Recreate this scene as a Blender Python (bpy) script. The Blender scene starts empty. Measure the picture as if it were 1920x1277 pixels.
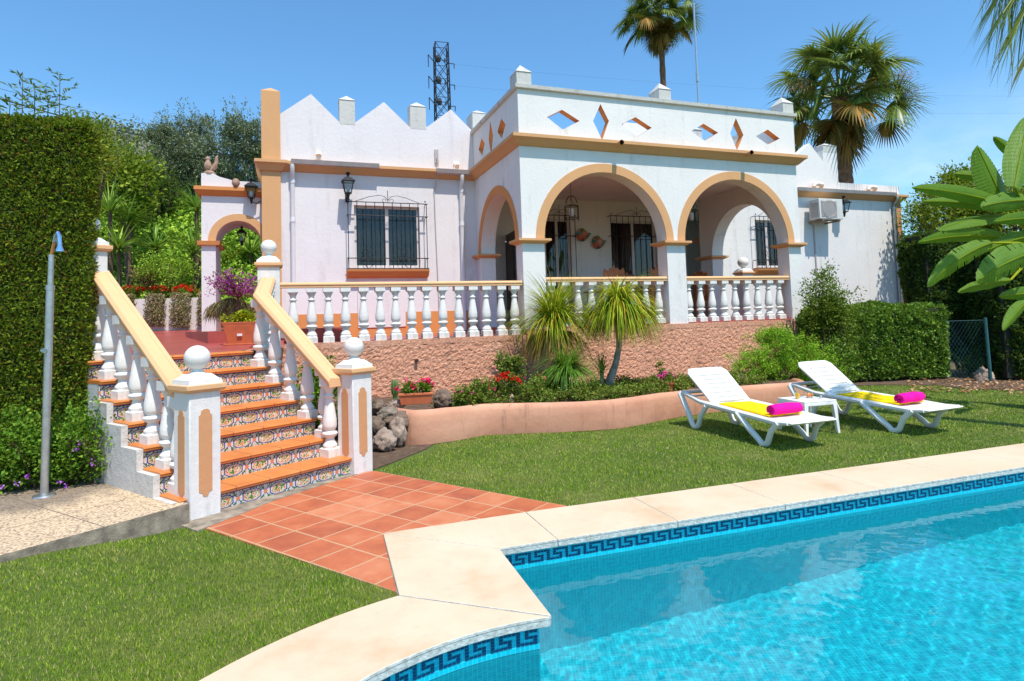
import bpy, bmesh, math, random
import numpy as np
from mathutils import Vector, Matrix, noise
from mathutils.geometry import tessellate_polygon
PI=math.pi; R=math.radians
rng=np.random.default_rng(7); random.seed(7)
scn=bpy.context.scene; C=scn.collection
# ------------------------------------------------------------ camera model (also turns surveyed picture points into places)
FPX,CX,CY,HC=1151.5,960.0,534.6,1.5
_p,_r=R(3.222),R(1.81)
_F=Vector((0,math.cos(_p),math.sin(_p))); _U0=Vector((0,-math.sin(_p),math.cos(_p))); _R0=Vector((1,0,0))
_RR=_R0*math.cos(_r)-_U0*math.sin(_r); _UU=_U0*math.cos(_r)+_R0*math.sin(_r)
EYE=Vector((0,0,HC))
def ray(x,y): return _F+_RR*((x-CX)/FPX)-_UU*((y-CY)/FPX)
def G(x,y,z=0.0):
    d=ray(x,y); return EYE+d*((z-HC)/d.z)
def D(x,y,dep):           # point at world depth (Y) dep
    d=ray(x,y); return EYE+d*(dep/d.y)
cam=bpy.data.cameras.new('Camera'); co=bpy.data.objects.new('Camera',cam); C.objects.link(co)
co.matrix_world=Matrix(((_RR.x,_UU.x,-_F.x,0),(_RR.y,_UU.y,-_F.y,0),(_RR.z,_UU.z,-_F.z,HC),(0,0,0,1)))
cam.sensor_width=36; cam.lens=36*FPX/1920; cam.shift_y=-(638.5-CY)/1920; cam.clip_end=2000; cam.clip_start=.05
scn.camera=co
# house frame
YAW=R(20.03); U=Vector((math.cos(YAW),math.sin(YAW),0)); V=Vector((-math.sin(YAW),math.cos(YAW),0))
O=Vector((.211,11.028,0))
def W(s,t,z=0): return O+U*s+V*t+Vector((0,0,z))
def Hc(P): d=Vector(P)-O; return (d.dot(U),d.dot(V),d.z)
def F(x,y,t=0):
    d=ray(x,y); P0=O+V*t; k=(P0-EYE).dot(V)/d.dot(V); return Hc(EYE+d*k)
# stair frame
SY=R(53.885); ST=Vector((math.cos(SY),math.sin(SY),0)); SG=Vector((-math.sin(SY),math.cos(SY),0)); SA=Vector((-1.656,6.2625,0))
def S(a,b,z=0): return SA+ST*a+SG*b+Vector((0,0,z))
RISE,TREAD,SW=.1755,.297,1.7175
ZT,ZF=1.2285,1.36
# ------------------------------------------------------------ node helper
class E_:
    def __init__(s,nt,sock): s.nt=nt; s.s=sock
    def _m(s,op,o=None,o2=None):
        n=s.nt.nodes.new('ShaderNodeMath'); n.operation=op; s.nt.links.new(s.s,n.inputs[0])
        for i,q in ((1,o),(2,o2)):
            if q is None: continue
            if isinstance(q,E_): s.nt.links.new(q.s,n.inputs[i])
            else: n.inputs[i].default_value=q
        return E_(s.nt,n.outputs[0])
    def __add__(s,o): return s._m('ADD',o)
    def __sub__(s,o): return s._m('SUBTRACT',o)
    def __mul__(s,o): return s._m('MULTIPLY',o)
    def __truediv__(s,o): return s._m('DIVIDE',o)
    def __lt__(s,o): return s._m('LESS_THAN',o)
    def __gt__(s,o): return s._m('GREATER_THAN',o)
    def abs(s): return s._m('ABSOLUTE')
    def fract(s): return s._m('FRACT')
    def max(s,o): return s._m('MAXIMUM',o)
    def min(s,o): return s._m('MINIMUM',o)
class NM:
    def __init__(s,name):
        s.m=bpy.data.materials.new(name); s.m.use_nodes=True; s.nt=s.m.node_tree; s.N=s.nt.nodes; s.L=s.nt.links
        s.b=s.N['Principled BSDF']; s.out=s.N['Material Output']; s.co=None
    def coord(s,kind='Object'):
        n=s.N.new('ShaderNodeTexCoord'); return n.outputs[kind]
    def xyz(s,kind='Object'):
        n=s.N.new('ShaderNodeSeparateXYZ'); s.L.new(s.coord(kind),n.inputs[0]); return [E_(s.nt,n.outputs[i]) for i in range(3)]
    def mapping(s,scale=(1,1,1),kind='Object',rot=(0,0,0)):
        n=s.N.new('ShaderNodeMapping'); n.inputs['Scale'].default_value=scale; n.inputs['Rotation'].default_value=rot; s.L.new(s.coord(kind),n.inputs[0]); return n.outputs[0]
    def noise(s,scale,detail=4,rough=.55,vec=None,kind='Object',out=0):
        n=s.N.new('ShaderNodeTexNoise'); n.inputs['Scale'].default_value=scale; n.inputs['Detail'].default_value=detail; n.inputs['Roughness'].default_value=rough
        s.L.new(vec if vec is not None else s.coord(kind),n.inputs['Vector']); return E_(s.nt,n.outputs[out])
    def voro(s,scale,feat='F1',out='Distance',vec=None,kind='Object',rand=1):
        n=s.N.new('ShaderNodeTexVoronoi'); n.feature=feat; n.inputs['Scale'].default_value=scale; n.inputs['Randomness'].default_value=rand
        s.L.new(vec if vec is not None else s.coord(kind),n.inputs['Vector']); return E_(s.nt,n.outputs[out])
    def ramp(s,fac,stops,interp='LINEAR'):
        n=s.N.new('ShaderNodeValToRGB'); n.color_ramp.interpolation=interp; cr=n.color_ramp.elements
        while len(cr)<len(stops): cr.new(.5)
        for e,(p,c) in zip(cr,stops): e.position=p; e.color=(*c,1) if len(c)==3 else c
        s.L.new(fac.s,n.inputs[0]); return n.outputs[0]
    def mix(s,fac,a,b,blend='MIX'):
        n=s.N.new('ShaderNodeMix'); n.data_type='RGBA'; n.blend_type=blend
        for k,q in ((0,fac),(6,a),(7,b)):
            if isinstance(q,E_): s.L.new(q.s,n.inputs[k])
            elif isinstance(q,bpy.types.NodeSocket): s.L.new(q,n.inputs[k])
            elif k==0: n.inputs[0].default_value=q
            else: n.inputs[k].default_value=(*q,1)
        return n.outputs[2]
    def col(s,c):
        if isinstance(c,bpy.types.NodeSocket): s.L.new(c,s.b.inputs['Base Color'])
        else: s.b.inputs['Base Color'].default_value=(*c,1)
    def rough(s,r):
        if isinstance(r,E_): s.L.new(r.s,s.b.inputs['Roughness'])
        else: s.b.inputs['Roughness'].default_value=r
    def bump(s,h,strength=.4,dist=.01):
        n=s.N.new('ShaderNodeBump'); n.inputs['Strength'].default_value=strength; n.inputs['Distance'].default_value=dist
        s.L.new(h.s if isinstance(h,E_) else h,n.inputs['Height']); s.L.new(n.outputs[0],s.b.inputs['Normal']); return n.outputs[0]
def simple(name,c,rough=.6,metal=0,var=.12,vs=6,bump=0,bs=60,spec=.5):
    n=NM(name); n.rough(rough); n.b.inputs['Metallic'].default_value=metal; n.b.inputs['Specular IOR Level'].default_value=spec
    f=n.noise(vs); n.col(n.ramp(f,[(.3,tuple(x*(1-var) for x in c)),(.7,tuple(min(1,x*(1+var)) for x in c))]))
    if bump: n.bump(n.noise(bs),bump,.005)
    return n.m
MAT={}
def wallpaint(name,c,dirt=(.55,.52,.48),amt=.35,bump=.25):
    n=NM(name); n.rough(.85); n.b.inputs['Specular IOR Level'].default_value=.2
    f=n.noise(1.3,6,.6); base=n.ramp(f,[(.3,tuple(x*.93 for x in c)),(.7,c)])
    st=n.noise(1,5,.7,vec=n.mapping((3.5,3.5,.35)))
    d=n.noise(5,6,.7); k=((st-.53)*5).max(0.).min(1.)*((d-.4)*4).max(0.).min(1.)*amt
    n.col(n.mix(k,base,dirt)); n.bump(n.noise(14,5)*.7+n.noise(70,3)*.3,bump,.02); return n.m
MAT['white']=wallpaint('white_wall_paint',(.77,.745,.72),dirt=(.42,.40,.37),amt=.8,bump=.35)
MAT['whiteL']=wallpaint('white_wall_paint_rosy',(.75,.70,.70),dirt=(.45,.40,.38),amt=.7,bump=.35)
MAT['weather']=wallpaint('weathered_white',(.58,.565,.53),dirt=(.22,.20,.18),amt=1.3,bump=.6)
MAT['bal']=wallpaint('baluster_white',(.77,.745,.71),dirt=(.30,.26,.21),amt=.75,bump=.35)
MAT['peach']=wallpaint('peach_trim_paint',(.66,.36,.17),dirt=(.4,.22,.12),amt=.35,bump=.2)
MAT['peachR']=wallpaint('peach_handrail_paint',(.78,.455,.235),dirt=(.5,.3,.16),amt=.3,bump=.2)
MAT['orange']=wallpaint('orange_trim_paint',(.66,.27,.09),dirt=(.4,.18,.08),amt=.3,bump=.2)
MAT['panel']=wallpaint('newel_panel_paint',(.62,.31,.15),dirt=(.4,.22,.12),amt=.3)
MAT['iron']=simple('black_iron',(.012,.012,.014),.45,.3)
MAT['wire']=simple('dark_wire',(.02,.02,.025),.6)
MAT['plastic']=simple('white_plastic',(.80,.78,.73),.38,var=.04)
MAT['pvc']=simple('white_pipe',(.72,.71,.72),.45,var=.05)
MAT['grey_gutter']=simple('grey_gutter',(.48,.42,.40),.55,var=.1)
MAT['cream']=simple('cream_ceramic',(.85,.72,.62),.4)
MAT['steel']=simple('galvanised_steel',(.5,.5,.5),.38,.85,var=.15,vs=20,bump=.1)
MAT['chrome']=simple('chrome',(.45,.6,.8),.15,.9)
MAT['copper']=simple('aged_copper',(.55,.25,.1),.4,.7)
MAT['yellow']=simple('yellow_towel',(.92,.60,.01),.95,bump=.9,bs=160,spec=.1)
MAT['pink']=simple('magenta_towel',(.85,.01,.28),.95,bump=.9,bs=160,spec=.1)
MAT['wood']=simple('varnished_orange_wood',(.42,.13,.03),.4,var=.3,vs=9)
MAT['redfloor']=None
MAT['stone']=simple('carved_stone',(.36,.23,.16),.9,var=.35,vs=18,bump=.8)
MAT['terracotta']=simple('terracotta_pot',(.52,.14,.055),.7,var=.12,vs=9,bump=.15)
MAT['saltillo']=None
MAT['conc']=simple('bare_concrete',(.27,.22,.165),.9,var=.45,vs=11,bump=.9)
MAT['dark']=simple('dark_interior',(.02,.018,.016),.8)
MAT['curtain']=simple('grey_curtain',(.22,.20,.19),.9,var=.25,vs=12)
MAT['curtainB']=simple('brown_curtain',(.17,.10,.06),.9,var=.3,vs=10)
MAT['frame']=simple('window_frame_white',(.62,.56,.55),.4,var=.05)
MAT['bark']=simple('brown_bark',(.13,.08,.05),.9,var=.45,vs=14,bump=.9,bs=30)
MAT['greybark']=simple('grey_bark',(.25,.22,.18),.9,var=.4,vs=12,bump=.9,bs=30)
MAT['palmbark']=simple('palm_bark',(.17,.085,.045),.95,var=.5,vs=10,bump=1,bs=18)
MAT['tealpost']=simple('teal_fence_paint',(.02,.10,.11),.6,var=.3)
MAT['doorwood']=simple('dark_door',(.035,.018,.012),.35,var=.3)
def rock(name,c1,c2):
    n=NM(name); n.rough(.9); f=n.noise(7,8,.7); n.col(n.ramp(f,[(.3,c1),(.5,c2),(.7,tuple(min(1,x*1.5) for x in c2))])); n.bump(n.noise(9,8,.75),1,.05); return n.m
MAT['rock']=rock('grey_rock',(.08,.06,.045),(.26,.21,.16)); MAT['rockp']=rock('pinkish_rock',(.10,.06,.045),(.40,.30,.235)); MAT['rockb']=rock('brown_rock',(.09,.06,.04),(.2,.14,.10))
# terracotta stair tread
n=NM('terracotta_tread'); n.rough(.42); f=n.noise(4,5); x,y,z=n.xyz(); j=((x/.31).fract()-.5).abs()>.488
n.col(n.mix(j,n.ramp(f,[(.3,(.56,.17,.035)),(.7,(.70,.25,.06))]),(.18,.07,.03))); n.bump(n.noise(40,3),.12,.004); MAT['tread']=n.m
# painted riser tiles
n=NM('painted_riser_tile'); n.rough(.12); x,y,z=n.xyz('UV')
per=.255; u=((x/per).fract()-.5)*per; v=y-.062
a=u.abs()/.086; b=v.abs()/.05; d=a.max(b).max((a+b)/1.5)
white=(.58,.56,.52); blue=(.03,.045,.28)
nz=n.noise(34,2,.5,kind='UV'); nz2=n.noise(60,2,.5,kind='UV')
flor=n.ramp(nz,[(0,(.05,.18,.03)),(.40,(.09,.22,.04)),(.45,(.66,.58,.45)),(.52,(.66,.60,.50)),(.55,(.55,.16,.05)),(.60,(.45,.1,.05)),(.63,(.65,.42,.03)),(.68,(.6,.5,.4))],'CONSTANT')
ctr=((a*a+b*b*1.3)<.74)
inner=n.mix(ctr,(.55,.45,.38),flor)
q=((x/per).fract()*per-0.0); e=(q-per)*-1.; e=q.min(e)           # distance from the tile joint between medallions
X1=((e-(v.abs()*.72))).abs()<.005
vert=(e<.0035)
outer=n.mix(X1,white,blue)
org=((e+v.abs()*.9)<.022)
outer=n.mix(org,outer,(.62,.2,.08))
grn=((nz2>.50)*(e>.012)*(v.abs()>.025)); outer=n.mix(grn,outer,(.04,.14,.03))
ring=((d>.90)*(d<1.02)); ins=(d<.90)
c=n.mix(ins,outer,inner); c=n.mix(ring,c,blue)
edge=(v.abs()>.0625); c=n.mix(edge,c,blue)
tj=(((x/(per/2)).fract()-.5).abs()>.493); c=n.mix(tj,c,(.2,.18,.2)); n.col(c); MAT['riser']=n.m
# red patio floor
n=NM('red_patio_floor'); n.rough(.35); f=n.noise(1.5,5,.6); n.col(n.ramp(f,[(.3,(.30,.05,.042)),(.65,(.42,.085,.07))])); n.bump(n.noise(20,3),.1,.004); MAT['redfloor']=n.m
# terracotta path tiles: laid out in the object's own x/y
n=NM('terracotta_path_tile'); TS=.306; x,y,z=n.xyz(); fx=(x/TS); fy=(y/TS)
gx=(fx.fract()-.5).abs(); gy=(fy.fract()-.5).abs(); g=gx.max(gy); 
wn=n.N.new('ShaderNodeTexWhiteNoise'); cm=n.N.new('ShaderNodeCombineXYZ'); n.L.new(fx._m('FLOOR').s,cm.inputs[0]); n.L.new(fy._m('FLOOR').s,cm.inputs[1]); n.L.new(cm.outputs[0],wn.inputs[0])
rnd=E_(n.nt,wn.outputs[0]); f=n.noise(3.5,6,.65)
tc=n.ramp((f*.75+rnd*.3),[(.25,(.34,.075,.03)),(.5,(.50,.135,.05)),(.75,(.60,.23,.11))])
gr=(g+(n.noise(30,2)-.5)*.012)>.478
sc_=n.noise(5,8,.8); tc=n.mix(((sc_-.60)*6).max(0.).min(1.)*.5,tc,(.55,.33,.24))
n.col(n.mix(gr,tc,(.52,.31,.17))); n.rough(.5+0 if False else .5); n.bump((gr*-1.)+n.noise(25,4)*.25,.35,.006); MAT['saltillo']=n.m
# cream stone coping
n=NM('cream_coping_stone'); n.rough(.75); f=n.noise(1.6,7,.65); f2=n.noise(12,6,.7)
cc=n.ramp(f,[(.28,(.54,.37,.22)),(.45,(.62,.47,.32)),(.7,(.67,.55,.40))]); n.col(n.mix(((f2-.56)*4).max(0.).min(1.)*.45,n.mix(((n.noise(.8,6,.7)-.52)*5).max(0.).min(1.)*.4,cc,(.52,.36,.20)),(.42,.31,.20))); n.bump(n.noise(50,5),.15,.004); MAT['coping']=n.m
n=NM('coping_edge_stone'); n.rough(.9); n.col(n.ramp(n.noise(30,6,.7),[(.35,(.36,.36,.32)),(.6,(.62,.62,.57))])); n.bump(n.noise(60,5),.6,.01); MAT['copedge']=n.m
# pool mosaic (real small tiles pattern)
def mosaic(name,c1,c2,gc,ts=.025):
    n=NM(name); n.rough(.3); x,y,z=n.xyz('UV')
    gg=(((x/ts).fract()-.5).abs()).max(((y/ts).fract()-.5).abs())
    wn=n.N.new('ShaderNodeTexWhiteNoise'); cm=n.N.new('ShaderNodeCombineXYZ'); n.L.new((x/ts)._m('FLOOR').s,cm.inputs[0]); n.L.new((y/ts)._m('FLOOR').s,cm.inputs[1]); n.L.new(cm.outputs[0],wn.inputs[0])
    n.col(n.mix(gg>.45,n.ramp(E_(n.nt,wn.outputs[0]),[(0,c1),(1,c2)]),gc)); return n.m
MAT['mosaic']=mosaic('pool_mosaic',(.001,.43,.56),(.002,.54,.66),(.07,.66,.76))
MAT['navy']=simple('navy_mosaic_tile',(.008,.045,.13),.2,var=.3,vs=80)
# pebbled pavement
n=NM('washed_pebble_paving'); n.rough(.9); vv=n.voro(55,'F1','Color'); sp=n.noise(60,3,.6)
pc=n.ramp(sp,[(.36,(.17,.12,.09)),(.46,(.50,.36,.23)),(.6,(.66,.51,.33))]); x,y,z=n.xyz(); lich=n.noise(2.2,6,.65)
stn=((y*.9+lich*1.2-1.32)*3).max(0.).min(1.)*.62; pc=n.mix(stn,pc,(.07,.06,.06),'MIX')
jn=(((x/.6).fract()-.5).abs()).max(((y/.6).fract()-.5).abs())>.492; n.col(n.mix(jn,pc,(.16,.12,.09))); n.bump(n.noise(70,3),.6,.008); MAT['pebble']=n.m
# rough render wall
n=NM('rough_pink_render'); n.rough(.9); f=n.noise(30,5,.6); bc=n.ramp(f,[(.3,(.46,.19,.11)),(.5,(.68,.33,.205)),(.7,(.80,.45,.31))])
st=n.noise(1,6,.7,vec=n.mapping((2.5,2.5,.6))); bc=n.mix(((st-.54)*5).max(0.).min(1.)*.45,bc,(.22,.11,.07)); sc=n.noise(1.7,5,.6); bc=n.mix(((sc-.56)*6).max(0.).min(1.)*.35,bc,(.82,.55,.42)); n.col(bc); n.bump(n.noise(38,6,.7),.9,.025); MAT['render']=n.m
# planter wall plaster
n=NM('salmon_planter_plaster'); n.rough(.85); f=n.noise(1.6,6,.6); base=n.ramp(f,[(.3,(.50,.22,.13)),(.7,(.64,.33,.21))])
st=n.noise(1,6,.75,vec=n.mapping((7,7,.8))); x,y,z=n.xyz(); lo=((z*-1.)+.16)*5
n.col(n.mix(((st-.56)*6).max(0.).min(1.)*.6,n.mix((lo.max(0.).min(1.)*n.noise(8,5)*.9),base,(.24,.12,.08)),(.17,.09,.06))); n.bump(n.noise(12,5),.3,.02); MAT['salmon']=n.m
# soil
n=NM('dry_soil'); n.rough(1); f=n.noise(9,8,.75); n.col(n.ramp(f,[(.3,(.07,.042,.025)),(.55,(.17,.105,.065)),(.75,(.27,.19,.12))])); n.bump(n.noise(25,8,.8),1,.04); MAT['soil']=n.m
n=NM('lawn_base'); n.rough(1); f=n.noise(1.1,6,.65); g2=n.noise(40,4,.7)
n.col(n.mix(g2,n.ramp(f,[(.3,(.07,.12,.013)),(.52,(.13,.18,.022)),(.68,(.32,.28,.10))]),(.07,.11,.014))); n.bump(g2,1,.03); MAT['lawn']=n.m
n=NM('far_hill_cover'); n.rough(1); f=n.noise(.09,9,.75); n.col(n.ramp(f,[(.35,(.035,.06,.03)),(.5,(.08,.10,.06)),(.62,(.22,.20,.13))])); MAT['hill']=n.m
# foliage
FB=1.6
def foliage(name,dark,mid,light,tr=.3,petal=False,rough=.6,spec=.13,dry=None,dryp=.0,patch=None,ps=1.5,fb=None):
    fb=FB if fb is None else fb; dark,mid,light=[tuple(min(.9,x*fb) for x in q) for q in (dark,mid,light)]
    n=NM(name); n.rough(rough); n.b.inputs['Specular IOR Level'].default_value=spec
    g=n.N.new('ShaderNodeNewGeometry'); r=E_(n.nt,g.outputs['Random Per Island'])
    stops=[(0,dark),(.5,mid),(.95,light)]
    if dry: stops=[(0,dark),(.5-dryp/2,mid),(.99-dryp,light),(1-dryp,dry)]
    c=n.ramp(r,stops)
    if patch:
        pn=n.noise(ps,4,.6); c=n.mix(((pn-.48)*5).max(0.).min(1.)*.75,c,patch); dk=n.noise(ps*.42,5,.65); c=n.mix(((dk-.50)*5).max(0.).min(1.)*.5,c,(.09,.18,.014))
    n.L.new(c,n.b.inputs['Base Color'])
    t=n.N.new('ShaderNodeBsdfTranslucent'); mx=n.N.new('ShaderNodeMixShader'); mx.inputs[0].default_value=tr
    c2=c if petal else n.mix(.5,c,(.25,.33,.02)); n.L.new(c2,t.inputs[0])
    n.L.new(n.b.outputs[0],mx.inputs[1]); n.L.new(t.outputs[0],mx.inputs[2]); n.L.new(mx.outputs[0],n.out.inputs[0]); return n.m
FO={}
FO['cypress']=foliage('cypress_foliage',(.026,.043,.003),(.075,.12,.008),(.17,.21,.016),dry=(.15,.065,.012),dryp=.07)
FO['hedge']=foliage('glossy_hedge_leaves',(.03,.07,.008),(.075,.15,.018),(.17,.27,.035),rough=.45,spec=.25)
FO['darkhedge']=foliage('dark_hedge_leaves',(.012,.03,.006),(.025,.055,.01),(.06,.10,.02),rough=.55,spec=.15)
FO['shrub']=foliage('fine_bright_shrub',(.05,.13,.008),(.10,.22,.012),(.22,.36,.025),tr=.35,fb=2.0,dry=(.40,.16,.05),dryp=.05)
FO['loose']=foliage('loose_shrub_leaves',(.03,.06,.008),(.08,.13,.018),(.15,.20,.03))
FO['lantana']=foliage('low_shrub_leaves',(.04,.10,.01),(.09,.19,.02),(.17,.28,.03),tr=.35)
FO['olive']=foliage('olive_leaves',(.06,.075,.04),(.12,.14,.085),(.22,.25,.16),tr=.15)
FO['broad']=foliage('broad_leaves',(.04,.075,.008),(.10,.15,.014),(.22,.26,.03),tr=.35)
FO['ivy']=foliage('ivy_leaves',(.03,.08,.008),(.10,.19,.018),(.26,.36,.04),tr=.3,fb=2.1)
FO['palm']=foliage('palm_fronds',(.03,.055,.012),(.07,.105,.022),(.15,.18,.04),tr=.25,rough=.4,spec=.4,fb=2.1,dry=(.22,.15,.04),dryp=.05)
FO['deadpalm']=foliage('dry_palm_fronds',(.05,.045,.012),(.13,.085,.02),(.26,.13,.03),tr=.15)
FO['palmflower']=foliage('palm_blossom',(.35,.19,.08),(.50,.29,.13),(.6,.38,.2),tr=.1,fb=1,petal=True)
FO['pony']=foliage('ponytail_blades',(.07,.13,.006),(.19,.25,.012),(.40,.40,.03),tr=.3,dry=(.42,.24,.02),dryp=.15)
FO['ponyg']=foliage('green_tuft_blades',(.04,.11,.012),(.08,.18,.02),(.15,.26,.03),tr=.3)
FO['ponydry']=foliage('dry_hanging_blades',(.22,.13,.03),(.38,.24,.05),(.50,.34,.10),tr=.2,fb=1)
FO['yucca']=foliage('yucca_blades',(.04,.10,.015),(.11,.20,.03),(.25,.33,.06),tr=.25,rough=.35)
FO['ground']=foliage('ground_cover_leaves',(.05,.09,.012),(.10,.15,.02),(.18,.22,.04),tr=.25,dry=(.25,.10,.04),dryp=.08)
FO['boug']=foliage('bougainvillea_bracts',(.26,.03,.20),(.42,.06,.34),(.55,.14,.45),tr=.3,fb=1,petal=True)
FO['red']=foliage('red_petals',(.45,.004,.003),(.52,.006,.004),(.62,.02,.006),tr=.2,fb=1,petal=True)
FO['deeppink']=foliage('deep_pink_petals',(.6,.005,.06),(.8,.015,.12),(.85,.05,.25),tr=.2,fb=1,petal=True)
FO['magenta']=foliage('magenta_petals',(.5,.01,.18),(.75,.03,.3),(.8,.1,.4),tr=.2,fb=1,petal=True)
FO['purple']=foliage('purple_petals',(.3,.05,.5),(.45,.1,.65),(.55,.2,.7),tr=.2,fb=1,petal=True)
FO['palepink']=foliage('pale_pink_petals',(.7,.3,.35),(.8,.4,.45),(.85,.5,.5),tr=.2,fb=1,petal=True)
FO['lime']=foliage('yellow_green_leaves',(.18,.27,.01),(.35,.42,.015),(.50,.50,.02),tr=.3,fb=1)
FO['succ']=foliage('hanging_succulent',(.06,.065,.02),(.12,.12,.035),(.20,.17,.06),tr=.1,dry=(.5,.38,.4),dryp=.08)
FO['brownhang']=foliage('brown_hanging_stems',(.10,.07,.03),(.20,.15,.06),(.28,.24,.09),tr=.15)
FO['cactus']=simple('cactus_skin',(.10,.17,.04),.6,var=.3)
FO['grass']=foliage('grass_blades',(.09,.18,.012),(.22,.36,.022),(.42,.53,.06),tr=.28,dry=(.62,.52,.20),dryp=.10,patch=(.44,.42,.11),ps=1.6,fb=1.0)
n=NM('banana_leaf'); n.b.inputs['Specular IOR Level'].default_value=.3; n.rough(.42); x,y,z=n.xyz('UV'); vv=n.noise(1,3,.5,vec=n.mapping((3,60,1),'UV'))
c=n.mix(y.abs()<.035,n.ramp(vv,[(.35,(.07,.19,.010)),(.65,(.19,.35,.022))]),(.40,.48,.10)); n.L.new(c,n.b.inputs['Base Color'])
t=n.N.new('ShaderNodeBsdfTranslucent'); mx=n.N.new('ShaderNodeMixShader'); mx.inputs[0].default_value=.35; n.L.new(n.mix(.5,c,(.3,.42,.02)),t.inputs[0])
n.bump(vv,.5,.01); n.L.new(n.b.outputs[0],mx.inputs[1]); n.L.new(t.outputs[0],mx.inputs[2]); n.L.new(mx.outputs[0],n.out.inputs[0]); MAT['banana']=n.m
# glass
def glassy(name,tint,fac=.35,rough=.02):
    n=NM(name); g=n.N.new('ShaderNodeBsdfGlossy'); g.inputs['Roughness'].default_value=rough; tr=n.N.new('ShaderNodeBsdfTransparent'); tr.inputs[0].default_value=(*tint,1)
    mx=n.N.new('ShaderNodeMixShader'); fr=n.N.new('ShaderNodeLayerWeight'); fr.inputs[0].default_value=.5
    f=E_(n.nt,fr.outputs[1]); f=f*f*f*.7+(.03+fac*.22); n.L.new(f.s,mx.inputs[0]); n.L.new(tr.outputs[0],mx.inputs[1]); n.L.new(g.outputs[0],mx.inputs[2]); n.L.new(mx.outputs[0],n.out.inputs[0]); return n.m
MAT['pane']=glassy('window_glass',(.6,.6,.6),.08); MAT['lampglass']=glassy('lantern_glass',(.85,.9,.92),.2); MAT['clear']=glassy('clear_glass',(.985,.99,.99),.02)
MAT['juice']=simple('orange_juice',(.95,.50,.01),.3); MAT['snack']=simple('orange_snacks',(.85,.25,.02),.6,var=.3,vs=60); MAT['bulb']=simple('opal_lamp_glass',(.6,.6,.66),.3)
n=NM('plate_glaze'); n.rough(.25); f=n.noise(7,2,.5); n.col(n.ramp(f,[(.0,(.02,.07,.03)),(.44,(.03,.10,.04)),(.47,(.50,.08,.015)),(.62,(.62,.16,.02)),(.66,(.6,.35,.15))],'CONSTANT')); MAT['plate']=n.m
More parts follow.
